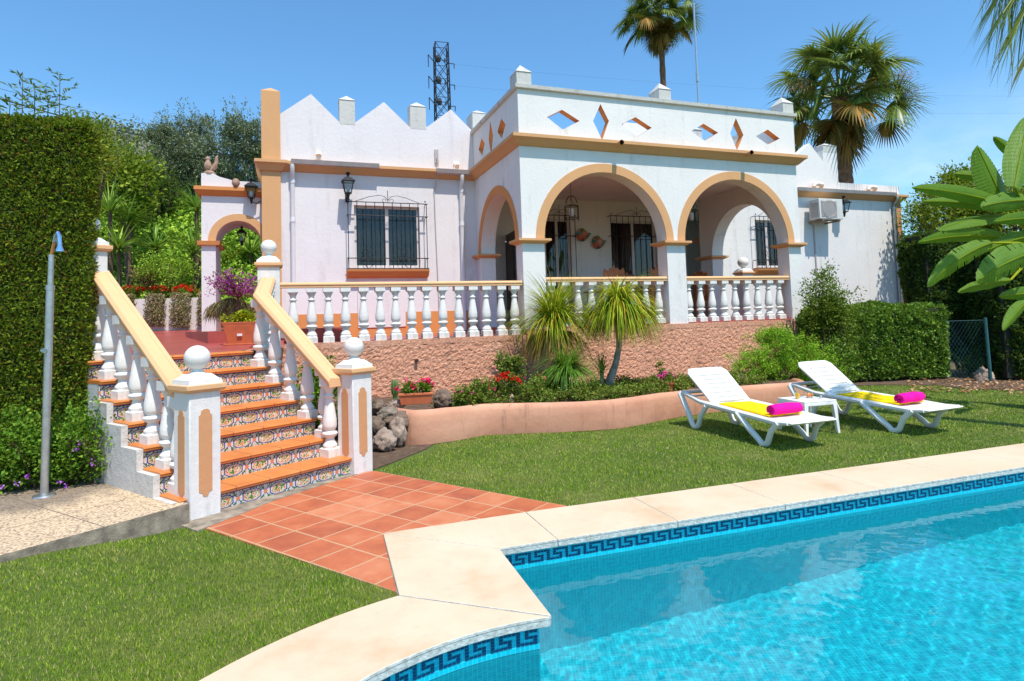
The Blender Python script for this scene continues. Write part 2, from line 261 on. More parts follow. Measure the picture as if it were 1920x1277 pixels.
# ------------------------------------------------------------ mesh builder
class MB:
    def __init__(s,M=None): s.v=[]; s.f=[]; s.mi=[]; s.uv={}; s.M=M
    def add(s,vs,fs,mi=0,uvs=None):
        b=len(s.v)
        for p in vs:
            p=Vector(p); s.v.append(s.M@p if s.M is not None else p)
        for i,f in enumerate(fs):
            if uvs: s.uv[len(s.f)]=uvs[i]
            s.f.append([b+k for k in f]); s.mi.append(mi[i] if isinstance(mi,list) else mi)
    def box(s,x0,x1,y0,y1,z0,z1,mi=0):
        s.add([(x0,y0,z0),(x1,y0,z0),(x1,y1,z0),(x0,y1,z0),(x0,y0,z1),(x1,y0,z1),(x1,y1,z1),(x0,y1,z1)],[(0,3,2,1),(4,5,6,7),(0,1,5,4),(1,2,6,5),(2,3,7,6),(3,0,4,7)],mi)
    def frust(s,x0,x1,y0,y1,z0,z1,i,mi=0):  # tapered box: top inset by i
        s.add([(x0,y0,z0),(x1,y0,z0),(x1,y1,z0),(x0,y1,z0),(x0+i,y0+i,z1),(x1-i,y0+i,z1),(x1-i,y1-i,z1),(x0+i,y1-i,z1)],[(0,3,2,1),(4,5,6,7),(0,1,5,4),(1,2,6,5),(2,3,7,6),(3,0,4,7)],mi)
    def pyr(s,x0,x1,y0,y1,z0,h,mi=0):
        s.add([(x0,y0,z0),(x1,y0,z0),(x1,y1,z0),(x0,y1,z0),((x0+x1)/2,(y0+y1)/2,z0+h)],[(0,3,2,1),(0,1,4),(1,2,4),(2,3,4),(3,0,4)],mi)
    def prism(s,poly,z0,z1,mi=0,mside=None,top=True,bottom=True):
        a=sum(poly[i][0]*poly[(i+1)%len(poly)][1]-poly[(i+1)%len(poly)][0]*poly[i][1] for i in range(len(poly)))
        if a<0: poly=poly[::-1]
        n=len(poly); tri=tessellate_polygon([[Vector((p[0],p[1],0)) for p in poly]])
        vs=[(p[0],p[1],z0) for p in poly]+[(p[0],p[1],z1) for p in poly]
        def o(t):
            A,B,Cc=[poly[k] for k in t]; return t if (B[0]-A[0])*(Cc[1]-A[1])-(B[1]-A[1])*(Cc[0]-A[0])>0 else t[::-1]
        fs=[tuple(n+k for k in o(t)) for t in tri] if top else []
        if bottom: fs+=[tuple(o(t)[::-1]) for t in tri]
        ms=[mi]*len(fs)+[mi if mside is None else mside]*n
        s.add(vs,fs+[(i,(i+1)%n,n+(i+1)%n,n+i) for i in range(n)],ms)
    def slab(s,outer,holes,y0,y1,mi=0,mh=None):
        # polygon in x,z ; extruded y0..y1 (y0 = front)
        loops=[outer]+holes; pts=[p for l in loops for p in l]; n=len(pts)
        tri=tessellate_polygon([[Vector((p[0],p[1],0)) for p in l] for l in loops])
        vs=[(p[0],y0,p[1]) for p in pts]+[(p[0],y1,p[1]) for p in pts]
        fr=[];bk=[]
        for t in tri:
            A,B,Cc=[pts[k] for k in t]; cr=(B[0]-A[0])*(Cc[1]-A[1])-(B[1]-A[1])*(Cc[0]-A[0])
            if abs(cr)<1e-9: continue
            if cr<0: t=t[::-1]
            fr.append(tuple(t)); bk.append(tuple(n+k for k in t[::-1]))
        allf=fr+bk; ms=[mi]*len(allf); b=0
        for li,l in enumerate(loops):
            m=len(l); ar=sum(l[i][0]*l[(i+1)%m][1]-l[(i+1)%m][0]*l[i][1] for i in range(m)); fs=[]
            for i in range(m):
                j=(i+1)%m; q=(b+i,n+b+i,n+b+j,b+j)
                if (ar<0)!=(li>0): q=q[::-1]
                if li==0 and ar>0: pass
                fs.append(q)
            allf+=fs; ms+=[mi if li==0 or mh is None else mh]*m; b+=m
        s.add(vs,allf,ms)
    def tube(s,pts,r,n=8,mi=0,cap=True):
        pts=[Vector(p) for p in pts]; rs=r if isinstance(r,(list,tuple)) else [r]*len(pts); vs=[];fs=[]
        prev=None
        for i,p in enumerate(pts):
            d=(pts[min(i+1,len(pts)-1)]-pts[max(i-1,0)]).normalized()
            if prev is None: a=d.orthogonal().normalized()
            else:
                a=prev-d*prev.dot(d); a=a.normalized() if a.length>1e-6 else d.orthogonal().normalized()
            prev=a; b=d.cross(a)
            for k in range(n):
                t=2*PI*k/n+PI/n; vs.append(p+(a*math.cos(t)+b*math.sin(t))*rs[i])
        for i in range(len(pts)-1):
            for k in range(n): fs.append((i*n+k,i*n+(k+1)%n,(i+1)*n+(k+1)%n,(i+1)*n+k))
        if cap: fs.append(tuple(range(n))[::-1]); fs.append(tuple((len(pts)-1)*n+k for k in range(n)))
        s.add(vs,fs,mi)
    def lathe(s,prof,n=16,at=(0,0,0),mi=0,closed=True):
        vs=[];fs=[]
        for r,z in prof:
            for k in range(n): t=2*PI*k/n; vs.append((at[0]+r*math.cos(t),at[1]+r*math.sin(t),at[2]+z))
        for i in range(len(prof)-1):
            for k in range(n): fs.append((i*n+k,i*n+(k+1)%n,(i+1)*n+(k+1)%n,(i+1)*n+k))
        if closed: fs.append(tuple(range(n))[::-1]); fs.append(tuple((len(prof)-1)*n+k for k in range(n)))
        s.add(vs,fs,mi)
    def ball(s,c,r,n=16,mi=0,sz=1):
        s.lathe([(max(1e-4,r*math.sin(PI*i/n)),-r*sz*math.cos(PI*i/n)) for i in range(n+1)],n*2 if n>8 else 12,c,mi,False)
    def sweep(s,path,prof,closed=False,mi=0):
        # path in xy; prof = (offset to the right of travel, z)
        P=[Vector((p[0],p[1])) for p in path]; n=len(P); m=len(prof); vs=[];fs=[]
        for i in range(n):
            if closed: a=(P[i]-P[i-1]).normalized(); b=(P[(i+1)%n]-P[i]).normalized()
            else:
                a=(P[i]-P[i-1]).normalized() if i>0 else (P[1]-P[0]).normalized(); b=(P[i+1]-P[i]).normalized() if i<n-1 else a
            na=Vector((a.y,-a.x)); nb=Vector((b.y,-b.x)); mm=(na+nb); mm=mm/max(.2,(1+na.dot(nb))) 
            for o,z in prof: q=P[i]+mm*o; vs.append((q.x,q.y,z))
        for i in range(n if closed else n-1):
            j=(i+1)%n
            for k in range(m): fs.append((i*m+k,i*m+(k+1)%m,j*m+(k+1)%m,j*m+k))
        if not closed: fs.append(tuple(range(m))[::-1]); fs.append(tuple((n-1)*m+k for k in range(m)))
        s.add(vs,fs,mi)
    def build(s,name,mats,parent=None,loc=(0,0,0),rz=0,smooth=False,bevel=0,world=None):
        me=bpy.data.meshes.new(name); vs=s.v
        if world is not None: vs=[v-Vector(world) for v in vs]; loc=world
        me.from_pydata([tuple(v) for v in vs],[],s.f)
        if not isinstance(mats,(list,tuple)): mats=[mats]
        for m in mats: me.materials.append(m)
        me.polygons.foreach_set('material_index',s.mi)
        if s.uv:
            ul=me.uv_layers.new(name='UVMap').data
            for fi,uvs in s.uv.items():
                for li,q in zip(me.polygons[fi].loop_indices,uvs): ul[li].uv=q
        bm=bmesh.new(); bm.from_mesh(me); bmesh.ops.recalc_face_normals(bm,faces=bm.faces); bm.to_mesh(me); bm.free()
        if smooth: 
            me.polygons.foreach_set('use_smooth',[True]*len(me.polygons)); me.set_sharp_from_angle(angle=R(38))
        me.update(); o=bpy.data.objects.new(name,me); C.objects.link(o); o.location=loc; o.rotation_euler=(0,0,rz)
        if parent: o.parent=parent
        if bevel:
            b=o.modifiers.new('b','BEVEL'); b.width=bevel; b.segments=2; b.limit_method='ANGLE'; b.angle_limit=R(40)
            o.data.polygons.foreach_set('use_smooth',[True]*len(me.polygons)); o.data.set_sharp_from_angle(angle=R(50))
        return o
def tag(o,label=None,cat=None,group=None,kind=None):
    if label: o['label']=label
    if cat: o['category']=cat
    if group: o['group']=group
    if kind: o['kind']=kind
    return o
def thing(name,label,cat,loc=(0,0,0),rz=0,group=None,kind=None):
    o=bpy.data.objects.new(name,None); C.objects.link(o); o.location=loc; o.rotation_euler=(0,0,rz); o.empty_display_size=.2
    return tag(o,label,cat,group,kind)
def struct(o): o['kind']='structure'; return o
def copytree(o,parent=None):
    c=o.copy(); C.objects.link(c); c.parent=parent
    for ch in list(o.children): copytree(ch,c)
    return c
# numpy meshes ------------------------------------------------
def npmesh(name,verts,loops,nper,mat,parent=None,loc=(0,0,0)):
    me=bpy.data.meshes.new(name); nf=len(loops)//nper
    me.vertices.add(len(verts)); me.vertices.foreach_set('co',(verts-np.array(loc)).astype(np.float32).ravel())
    me.loops.add(len(loops)); me.loops.foreach_set('vertex_index',loops.astype(np.int32))
    me.polygons.add(nf); me.polygons.foreach_set('loop_start',np.arange(0,nf*nper,nper,dtype=np.int32)); me.polygons.foreach_set('loop_total',np.full(nf,nper,dtype=np.int32))
    me.materials.append(mat); me.update(); me.validate()
    o=bpy.data.objects.new(name,me); C.objects.link(o)
    if parent: o.parent=parent
    else: o.location=loc
    return o
def norm(a): return a/np.maximum(1e-9,np.linalg.norm(a,axis=1,keepdims=True))
def rvec(n): return norm(rng.normal(size=(n,3)))
def leafgeo(P,Dr,N,L,Wd,fold=.25):
    n=len(P); Dr=norm(Dr); Sd=norm(np.cross(Dr,N)); Nn=np.cross(Sd,Dr); L=np.broadcast_to(L,(n,))[:,None]; Wd=np.broadcast_to(Wd,(n,))[:,None]
    v=np.empty((n,4,3)); v[:,0]=P; v[:,1]=P+Dr*L*.45+Sd*Wd/2+Nn*Wd*fold; v[:,2]=P+Dr*L; v[:,3]=P+Dr*L*.45-Sd*Wd/2+Nn*Wd*fold
    return v.reshape(-1,3), np.arange(n*4)
def leaves(name,P,Dr,N,L,Wd,mat,parent=None,loc=(0,0,0),fold=.25):
    v,l=leafgeo(P,Dr,N,L,Wd,fold); return npmesh(name,v,l,4,mat,parent,loc)
def blades(name,specs,mat,parent=None,loc=(0,0,0),nseg=6,taper=True):
    # specs: list of (p0,dir,length,width,droop)
    V_=[];Lp=[];b=0
    for p0,d,L,w,dr in specs:
        p=np.array(p0,float); d=np.array(d,float); d/=np.linalg.norm(d); st=L/nseg
        side=np.cross(d,[0,0,1.]); 
        if np.linalg.norm(side)<1e-3: a=rng.random()*6.28; side=np.array([math.cos(a),math.sin(a),0])
        side/=np.linalg.norm(side)
        for i in range(nseg+1):
            t=i/nseg; ww=w*(1-t**2*.97 if taper else 1)*(min(1,.5+t*3))
            V_.append(p-side*ww/2); V_.append(p+side*ww/2)
            p=p+d*st; d=d+np.array([0,0,-dr/nseg]); d/=np.linalg.norm(d)
        for i in range(nseg): k=b+i*2; Lp+= [k,k+1,k+3,k+2]
        b+=2*(nseg+1)
    return npmesh(name,np.array(V_),np.array(Lp),4,mat,parent,loc)
def clumps(n,center,rad,per,spread,seed=None,shell=.55,flat=0):
    c=np.array(center,float); rad=np.array(rad,float)
    d=rvec(n); rr=(shell+(1-shell)*rng.random((n,1)))
    cc=c+d*rr*rad*(.85+.3*rng.random((n,1)))
    P=np.repeat(cc,per,0)+rng.normal(size=(n*per,3))*spread
    out=norm((P-c)/rad); return P,out
def crown(name,center,rad,n,per,spread,L,Wd,mat,parent,loc,shell=.5,up=.2,zmin=None):
    P,o=clumps(n,center,rad,per,spread,shell=shell)
    if zmin is not None: k=P[:,2]>zmin; P=P[k];o=o[k]
    m=len(P); Dr=o*.6+rvec(m)*.8+np.array([0,0,up]); N=rvec(m)*.7+np.array([0,0,1.])
    return leaves(name,P,Dr,N,L*(.7+.6*rng.random(m)),Wd*(.7+.6*rng.random(m)),mat,parent,loc)
def trunk(parent,pts,r,mat,name='trunk',n=9):
    m=MB(); m.tube(pts,r,n); return m.build(name,mat,parent,smooth=True)
def boxhedge(parent,loc,x0,x1,y0,y1,z0,z1,n,L,Wd,mat,core,wob=.05,rz=0,name='foliage',rcorner=.12,topextra=1.3):
    # clipped hedge: added dark filler box inside blocks see-through, leaves over the faces
    m=MB(); i=.07; m.box(x0+i,x1-i,y0+i,y1-i,z0,z1-i); m.build('filler_box',core,parent)
    A=[(x1-x0)*(z1-z0),(x1-x0)*(z1-z0),(y1-y0)*(z1-z0),(y1-y0)*(z1-z0),(x1-x0)*(y1-y0)*topextra]; tot=sum(A); Ps=[];Ns=[]
    for k,a in enumerate(A):
        q=int(n*a/tot); r1=rng.random(q); r2=rng.random(q); P=np.empty((q,3)); N=np.zeros((q,3))
        if k<2: P[:,0]=x0+(x1-x0)*r1; P[:,2]=z0+(z1-z0)*r2; P[:,1]=y0 if k==0 else y1; N[:,1]=-1 if k==0 else 1
        elif k<4: P[:,1]=y0+(y1-y0)*r1; P[:,2]=z0+(z1-z0)*r2; P[:,0]=x0 if k==2 else x1; N[:,0]=-1 if k==2 else 1
        else: P[:,0]=x0+(x1-x0)*r1; P[:,1]=y0+(y1-y0)*r2; P[:,2]=z1; N[:,2]=1
        Ps.append(P);Ns.append(N)
    P=np.concatenate(Ps);N=np.concatenate(Ns); q=len(P)
    # soften the box edges
    c=np.array([(x0+x1)/2,(y0+y1)/2,z0]); ins=np.zeros(q)
    for ax,(lo,hi) in enumerate(((x0,x1),(y0,y1),(-1e9,z1))):
        dlo=P[:,ax]-lo; dhi=hi-P[:,ax]; ins+= (np.minimum(dlo,dhi)<rcorner)*(rcorner-np.minimum(dlo,dhi))/rcorner
    w=np.array([noise.noise(Vector(p)*1.7)+.6*noise.noise(Vector(p)*5.1) for p in P])
    P=P+N*(w[:,None]*wob-np.abs(rng.normal(size=(q,1)))*.035)-N*(np.clip(ins-1,0,1)[:,None]*rcorner*.7)
    Dr=N*.5+rvec(q)*.8+np.array([0,0,.35]); NN=N+rvec(q)*.8
    leaves(name,P,Dr,NN,L*(.6+.8*rng.random(q)),Wd*(.6+.8*rng.random(q)),mat,parent)
# ============================================================ GROUND, POOL, PATHS
PC=Vector((.47,1.66)); AX=Vector((math.cos(R(18.65)),math.sin(R(18.65)))); NX=Vector((-AX.y,AX.x))
def arc(r,a0,a1,n): return [(PC.x+r*math.cos(R(a0+(a1-a0)*i/n)),PC.y+r*math.sin(R(a0+(a1-a0)*i/n))) for i in range(n+1)]
def mir(p):
    d=Vector(p)-PC; q=PC+AX*d.dot(AX)-NX*d.dot(NX); return (q.x,q.y)
pA=(-.134,4.072); pB=(.147,3.149); FARL=9.2
def far(p,l,off=0): return (p[0]+AX.x*l+NX.x*off,p[1]+AX.y*l+NX.y*off)
in_arc=arc(1.515,102.4,37.3+217.6-.0,44)  # counter-clockwise round the Roman end
a_end=2*18.65-102.4+360
in_arc=arc(1.515,102.4,a_end,44)
inner=[far(pA,FARL),pA]+in_arc+[mir(pA),far(mir(pA),FARL-.4)]
oc1=(-.969,4.437); oc2=(-.671,3.438)
out_arc=arc(2.11,122.8,2*18.65-122.8+360,44)
outer=[far(oc1,FARL+1.6),oc1]+out_arc+[mir(oc1),far(mir(oc1),FARL+1.2)]
def offs(poly,o):   # offset of an open chain turned into polygon, by vertex normals (closed)
    n=len(poly);res=[]
    for i in range(n):
        a=(Vector(poly[i])-Vector(poly[i-1])).normalized(); b=(Vector(poly[(i+1)%n])-Vector(poly[i])).normalized()
        na=Vector((-a.y,a.x)); nb=Vector((-b.y,b.x)); m=(na+nb)/max(.3,1+na.dot(nb)); q=Vector(poly[i])+m*o; res.append((q.x,q.y))
    return res
wallp=offs(inner,-.05)  # pool wall stands back under the coping (polygon runs counter-clockwise seen from above)
_ar=sum(inner[i][0]*inner[(i+1)%len(inner)][1]-inner[(i+1)%len(inner)][0]*inner[i][1] for i in range(len(inner)))
if _ar<0: wallp=offs(inner,.05)
midp=offs(inner,(-.3 if _ar>0 else .3))
# lawn base sheet with the pool opening
def sheet_hole(name,outerp,hole,z,mat):
    pts=outerp+hole; tri=tessellate_polygon([[Vector((*p,0)) for p in outerp],[Vector((*p,0)) for p in hole]])
    m=MB(); m.add([(p[0],p[1],z) for p in pts],[tuple(t) for t in tri]); return m.build(name,mat)
big=[(-300,-60),(300,-60),(300,400),(-300,400)]
o=struct(sheet_hole('ground',big,midp,-.004,MAT['lawn']))
# coping: single stones with narrow joints
def stone(m,poly,z1=.022,t=.05):
    c=sum((Vector(p) for p in poly),Vector((0,0)))/len(poly); n=len(poly)
    if sum(poly[i][0]*poly[(i+1)%n][1]-poly[(i+1)%n][0]*poly[i][1] for i in range(n))<0: poly=poly[::-1]
    m.prism(offs(poly,.002),z1-t,z1,0,1)
cm_=MB(); js=[]
for px in ((1043,1009),(1271.8,977),(1472,945)): q=G(*px,.02); js.append((Vector((q.x,q.y))-Vector(pA)).dot(AX))
js=[0]+js
while js[-1]<FARL: js.append(js[-1]+(js[3]-js[2] if len(js)>3 else 1))
js[-1]=FARL
WC=.645
stone(cm_,[pA,far(pA,js[1]),far(pA,js[1],WC),oc1])
for i in range(1,len(js)-1): stone(cm_,[far(pA,js[i]),far(pA,js[i+1]),far(pA,js[i+1],WC),far(pA,js[i],WC)])
stone(cm_,[pA,oc1,oc2,pB])
ins_=in_arc; outs_=out_arc
cuts=[0,11,20,28,36,44]
for a,b in zip(cuts,cuts[1:]): stone(cm_,ins_[a:b+1]+outs_[a:b+1][::-1])
mA,mB,mo1,mo2=mir(pA),mir(pB),mir(oc1),mir(oc2)
stone(cm_,[mA,mo1,mo2,mB])
for i in range(9): stone(cm_,[far(mA,i),far(mA,i+1),far(mA,i+1,-WC),far(mA,i,-WC) if i else mo1])
o=cm_.build('pool_coping',[MAT['coping'],MAT['copedge']],bevel=.006); struct(o)
# bed below the joints
def ring(name,inn,out,z0,z1,mat):
    n=len(inn); m=MB(); vs=[(p[0],p[1],z1) for p in inn]+[(p[0],p[1],z1) for p in out]
    m.add(vs,[(i,i+1,n+i+1,n+i) for i in range(n-1)]); return m.build(name,mat)
oo=[far(pA,FARL,WC),oc1]+out_arc+[mir(oc1),far(mir(pA),FARL-.4,-WC)]
struct(ring('coping_bed',inner,oo,0,.008,MAT['conc']))
# pool shell
m=MB(); n=len(wallp); L=0; ZB=-1.35
for i in range(n):
    a=wallp[i]; b=wallp[(i+1)%n]; d=math.dist(a,b)
    m.add([(a[0],a[1],ZB),(b[0],b[1],ZB),(b[0],b[1],-.028),(a[0],a[1],-.028)],[(0,1,2,3)],0,[[(L,ZB),(L+d,ZB),(L+d,-.028),(L,-.028)]]); L+=d
tri=tessellate_polygon([[Vector((*p,0)) for p in wallp]])
m.add([(p[0],p[1],ZB) for p in wallp],[tuple(t) for t in tri],0,[[wallp[k] for k in t] for t in tri])
pool=m.build('pool_shell',MAT['mosaic']); struct(pool)
# meander band of navy mosaic pieces, 2 mm proud of the wall
KEY=["####.#","...#.#",".###.#",".#...#",".#####"]
m=MB(); cs=.0225; path=wallp[0:2]+wallp[2:len(in_arc)+2]+[wallp[len(in_arc)+2]]
acc=0; segs=[]
for a,b in zip(path,path[1:]):
    d=math.dist(a,b); segs.append((acc,acc+d,a,b)); acc+=d
def onp(l):
    for s0,s1,a,b in segs:
        if s0<=l<=s1: t=(l-s0)/(s1-s0); nx=Vector((-(b[1]-a[1]),b[0]-a[0])).normalized(); return Vector(a).lerp(Vector(b),t),nx
    return Vector(path[-1]),Vector((1,0))
sgn=1 if _ar>0 else -1
N_=int(acc/cs)
for c in range(N_-1):
    for r_ in range(5):
        if KEY[r_][c%6]=='#':
            p,nx=onp(c*cs+.0012); q,nq=onp(c*cs+cs-.0012); o_=nx*(.0025*sgn)
            ch=.0145; z=-.052-r_*ch; m.add([(p.x+o_.x,p.y+o_.y,z),(q.x+o_.x,q.y+o_.y,z),(q.x+o_.x,q.y+o_.y,z-ch+.0022),(p.x+o_.x,p.y+o_.y,z-ch+.0022)],[(0,1,2,3)])
struct(m.build('meander_tile_band',MAT['navy']))
# water
n=NM('pool_water'); n.b.inputs['Base Color'].default_value=(.84,.99,1,1); n.b.inputs['Transmission Weight'].default_value=1; n.b.inputs['IOR'].default_value=1.33; n.b.inputs['Roughness'].default_value=0
def inpoly(P,poly):
    x,y=P[:,0],P[:,1]; c=np.zeros(len(P),bool); n=len(poly); j=n-1
    for i in range(n):
        xi,yi=poly[i][:2]; xj,yj=poly[j][:2]; k=((yi>y)!=(yj>y))&(x<(xj-xi)*(y-yi)/((yj-yi) or 1e-9)+xi); c^=k; j=i
    return c
gx_=np.arange(-1.2,9.6,.016); gy_=np.arange(-1.0,7.6,.016); X,Y=np.meshgrid(gx_,gy_); Z=np.zeros_like(X); r2=np.random.default_rng(3)
for k in range(70):
    a=r2.random()*6.28; lam=.045+.20*r2.random()**1.5; Z+=.000056*(lam/.2)**.8*np.sin((X*math.cos(a)+Y*math.sin(a))*6.283/lam+r2.random()*6.28)
v=np.stack([X.ravel(),Y.ravel(),Z.ravel()-.150],1)
ins2=inpoly(v[:,:2],wallp).reshape(X.shape); k=np.arange(X.size).reshape(X.shape)
q=np.stack([k[:-1,:-1],k[:-1,1:],k[1:,1:],k[1:,:-1]],-1); q=q[ins2[:-1,:-1]|ins2[:-1,1:]|ins2[1:,1:]|ins2[1:,:-1]]
used=np.unique(q); rm=-np.ones(X.size,int); rm[used]=np.arange(len(used)); me=bpy.data.meshes.new('pool_water'); vv_=v[used].astype(np.float32); lo=rm[q].ravel().astype(np.int32)
me.vertices.add(len(vv_)); me.vertices.foreach_set('co',vv_.ravel()); me.loops.add(len(lo)); me.loops.foreach_set('vertex_index',lo); me.polygons.add(len(lo)//4); me.polygons.foreach_set('loop_start',np.arange(0,len(lo),4,dtype=np.int32)); me.polygons.foreach_set('loop_total',np.full(len(lo)//4,4,dtype=np.int32)); me.update()
me.polygons.foreach_set('use_smooth',[True]*len(me.polygons)); me.materials.append(n.m)
wo=bpy.data.objects.new('pool_water',me); C.objects.link(wo); struct(wo); wo.cycles.is_caustics_caster=True; pool.cycles.is_caustics_receiver=True
# terracotta path in the stair frame
def local(P,O_,ax,ay): d=Vector(P)-O_; return (d.dot(ax),d.dot(ay))
TG=R(53.475); tx=Vector((math.cos(TG),math.sin(TG),0)); ty=Vector((-math.sin(TG),math.cos(TG),0)); TO=Vector((-1.426*1.5,3.304*1.5,0))
pp=[G(412,975),G(466,935),G(640,893),G(702,884),G(1052,947.5),Vector((.6,5.25,0)),Vector((.45,4.86,0)),Vector((-.9,4.44,0)),Vector((-.64,3.46,0)),G(747,1113),G(372,988)]
pl=[local(p,TO,tx,ty) for p in pp]
pw=[G(1060,948)]
poly=[local(q,TO,tx,ty) for q in (S(-1.7,.1),S(.0,.1),G(702,884),G(1062,949.5),Vector((.40,4.86,0)),Vector((-.94,4.40,0)),Vector((-.62,3.48,0)),G(744,1112),G(372,988))]
m=MB(); m.prism(poly,-.03,.006); o=m.build('terracotta_path',MAT['saltillo'],loc=TO,rz=TG); struct(o)
m=MB(); m.prism([(p.x,p.y) for p in (S(-1.74,.08),S(.0,.08),S(.0,-.06),S(-.4,-.09),S(-1.0,-.15),S(-1.35,-.26),S(-1.74,-.36))],-.03,.011); struct(m.build('concrete_strip',MAT['conc']))
# raised pebble pavement
pv=[G(355,944,.16),G(-120,1075,.16)]; 
d=(pv[1]-pv[0]).normalized(); far_=[pv[0]+d*9,Vector((-12,5.2,0)),Vector((-12,9,0)),Vector((-5.5,9,0)),Vector((-3.4,7.0,0)),S(-1.72,.3),S(-1.68,0)]
poly=[(pv[0].x,pv[0].y)]+[(p.x,p.y) for p in far_]
ang=math.atan2(-d.y,-d.x); m=MB(); ca,sa=math.cos(-ang),math.sin(-ang); ox,oy=pv[0].x,pv[0].y
m.prism([((x-ox)*ca-(y-oy)*sa,(x-ox)*sa+(y-oy)*ca) for x,y in poly],-.05,.16,0,1); o=m.build('pebble_pavement',[MAT['pebble'],MAT['conc']],loc=(ox,oy,0),rz=ang); struct(o)
def gheight(x,y):
    L_=(x-pv[0].x)*dpv.x+(y-pv[0].y)*dpv.y; q_=(x-pv[0].x)*dpv.y-(y-pv[0].y)*dpv.x; q_=np.abs(q_)
    a=np.clip((L_-.05)/1.15,0,1); b=np.clip(1-q_/1.5,0,1); return .118*a*a*(3-2*a)*b*b*(3-2*b)
dpv=d.copy(); nsd=Vector((-d.y,d.x,0)); nsd=nsd if (G(100,1150)-pv[0]).dot(nsd)>0 else -nsd
vs=[];fs=[]
for i in range(61):
    for j in range(16):
        p=pv[0]+dpv*(i*.1)+nsd*(j*.1-.02); vs.append((p.x,p.y,float(gheight(np.array(p.x),np.array(p.y)))-.0035))
for i in range(60):
    for j in range(15): k=i*16+j; fs.append((k,k+1,k+17,k+16))
m=MB(); m.add(vs,fs); struct(m.build('lawn_slope',MAT['lawn'],smooth=True))
# soil sheets
def sheet(name,pts,z,mat,noiseamp=0):
    m=MB(); tri=tessellate_polygon([[Vector((p[0],p[1],0)) for p in pts]]); m.add([(p[0],p[1],z) for p in pts],[tuple(t) for t in tri]); return struct(m.build(name,mat))
sheet('soil_patch',[(p.x,p.y) for p in (G(704,880),G(735,868),G(775,852),G(800,842),W(-2.0,-2.2),W(-4,-1.5),G(640,886))],.004,MAT['soil'])
sp=[G(1290,790)]
soilR=[(p.x,p.y) for p in (G(1530,727),G(1640,722),G(1760,722),G(1800,728),G(1990,735))]+[(24,14),(24,40),(3.6,13.5),(3.8,10.8)]
sheet('garden_soil',soilR,.004,MAT['soil'])
# planting bed behind the planter wall
PW=[(-2.78,-2.2),(-2.5,-2.62),(-2.1,-2.62),(-1.55,-2.44),(-.95,-2.62),(-.4,-2.80),(.15,-2.86),(.6,-2.76),(1.0,-2.62),(1.5,-2.48),(2.3,-2.40),(3.1,-2.38),(3.75,-2.36),(4.12,-2.15),(4.3,-1.8)]
PWH=[.43,.42,.42,.40,.39,.385,.385,.385,.38,.37,.36,.35,.34,.33,.33]
bed=[W(s,t) for s,t in PW]+[W(5.4,-1.2),W(6.3,0),W(-4.0,0),W(-4.1,-1.5),W(-3.2,-2.0)]
sheet('planting_bed_soil',[(p.x,p.y) for p in bed],.30,MAT['soil'])
# patio and terrace floors
m=MB(); nl=S(-SW-.2,TREAD*6+.02); nr=S(.05,TREAD*6+.02)
pf=[nl,nr,S(.05,2.2),W(-4.05,-1.5),W(-4.05,.25),W(-4.05,3.1),W(-4.3,8),Vector((-9,19,0)),Vector((-15,18,0)),Vector((-9,7.5,0)),Vector((-4.6,6.4,0))]
def fz(p): return max(ZT,ZT+(p.y-8.5)*.042 if p.y>8.5 else ZT)
tri=tessellate_polygon([[Vector((p[0],p[1],0)) for p in pf]]); m.add([(p.x,p.y,fz(p)-.004) for p in pf],[tuple(t) for t in tri]); struct(m.build('patio_floor',MAT['redfloor']))
m=MB(); m.prism([(p.x,p.y) for p in (W(-4.1,.02),W(0,.02),W(0,3),W(-4.1,3))],ZT-.2,ZT); struct(m.build('terrace_floor',MAT['redfloor']))
m=MB(); m.prism([(p.x,p.y) for p in (W(.02,.05),W(6.5,.05),W(6.5,3.6),W(.02,3.6))],ZT-.2,ZF-.01); struct(m.build('porch_floor',MAT['redfloor']))
# ivy bank, hill
def terrain(name,x0,x1,y0,y1,nx,ny,fn,mat):
    vs=[];fs=[]
    for j in range(ny+1):
        for i in range(nx+1): x=x0+(x1-x0)*i/nx; y=y0+(y1-y0)*j/ny; vs.append((x,y,fn(x,y)))
    for j in range(ny):
        for i in range(nx): k=j*(nx+1)+i; fs.append((k,k+1,k+nx+2,k+nx+1))
    m=MB(); m.add(vs,fs); return struct(m.build(name,mat,smooth=True))
def bank(x,y): 
    t=min(1,max(0,(y-15.7)/7)); return 1.75+4.2*(t*t*(3-2*t))+.25*noise.noise(Vector((x*.5,y*.5,0)))-.0
terrain('garden_bank',-34,-4,15.7,30,60,36,bank,MAT['lawn'])
def hillf(x,y):
    r=math.exp(-((x+110)/62)**2)*math.exp(-((y-170)/60)**2); return -1+57*r+4*noise.noise(Vector((x*.03,y*.03,1)))*r
terrain('far_hill',-300,120,90,330,60,36,hillf,MAT['hill'])
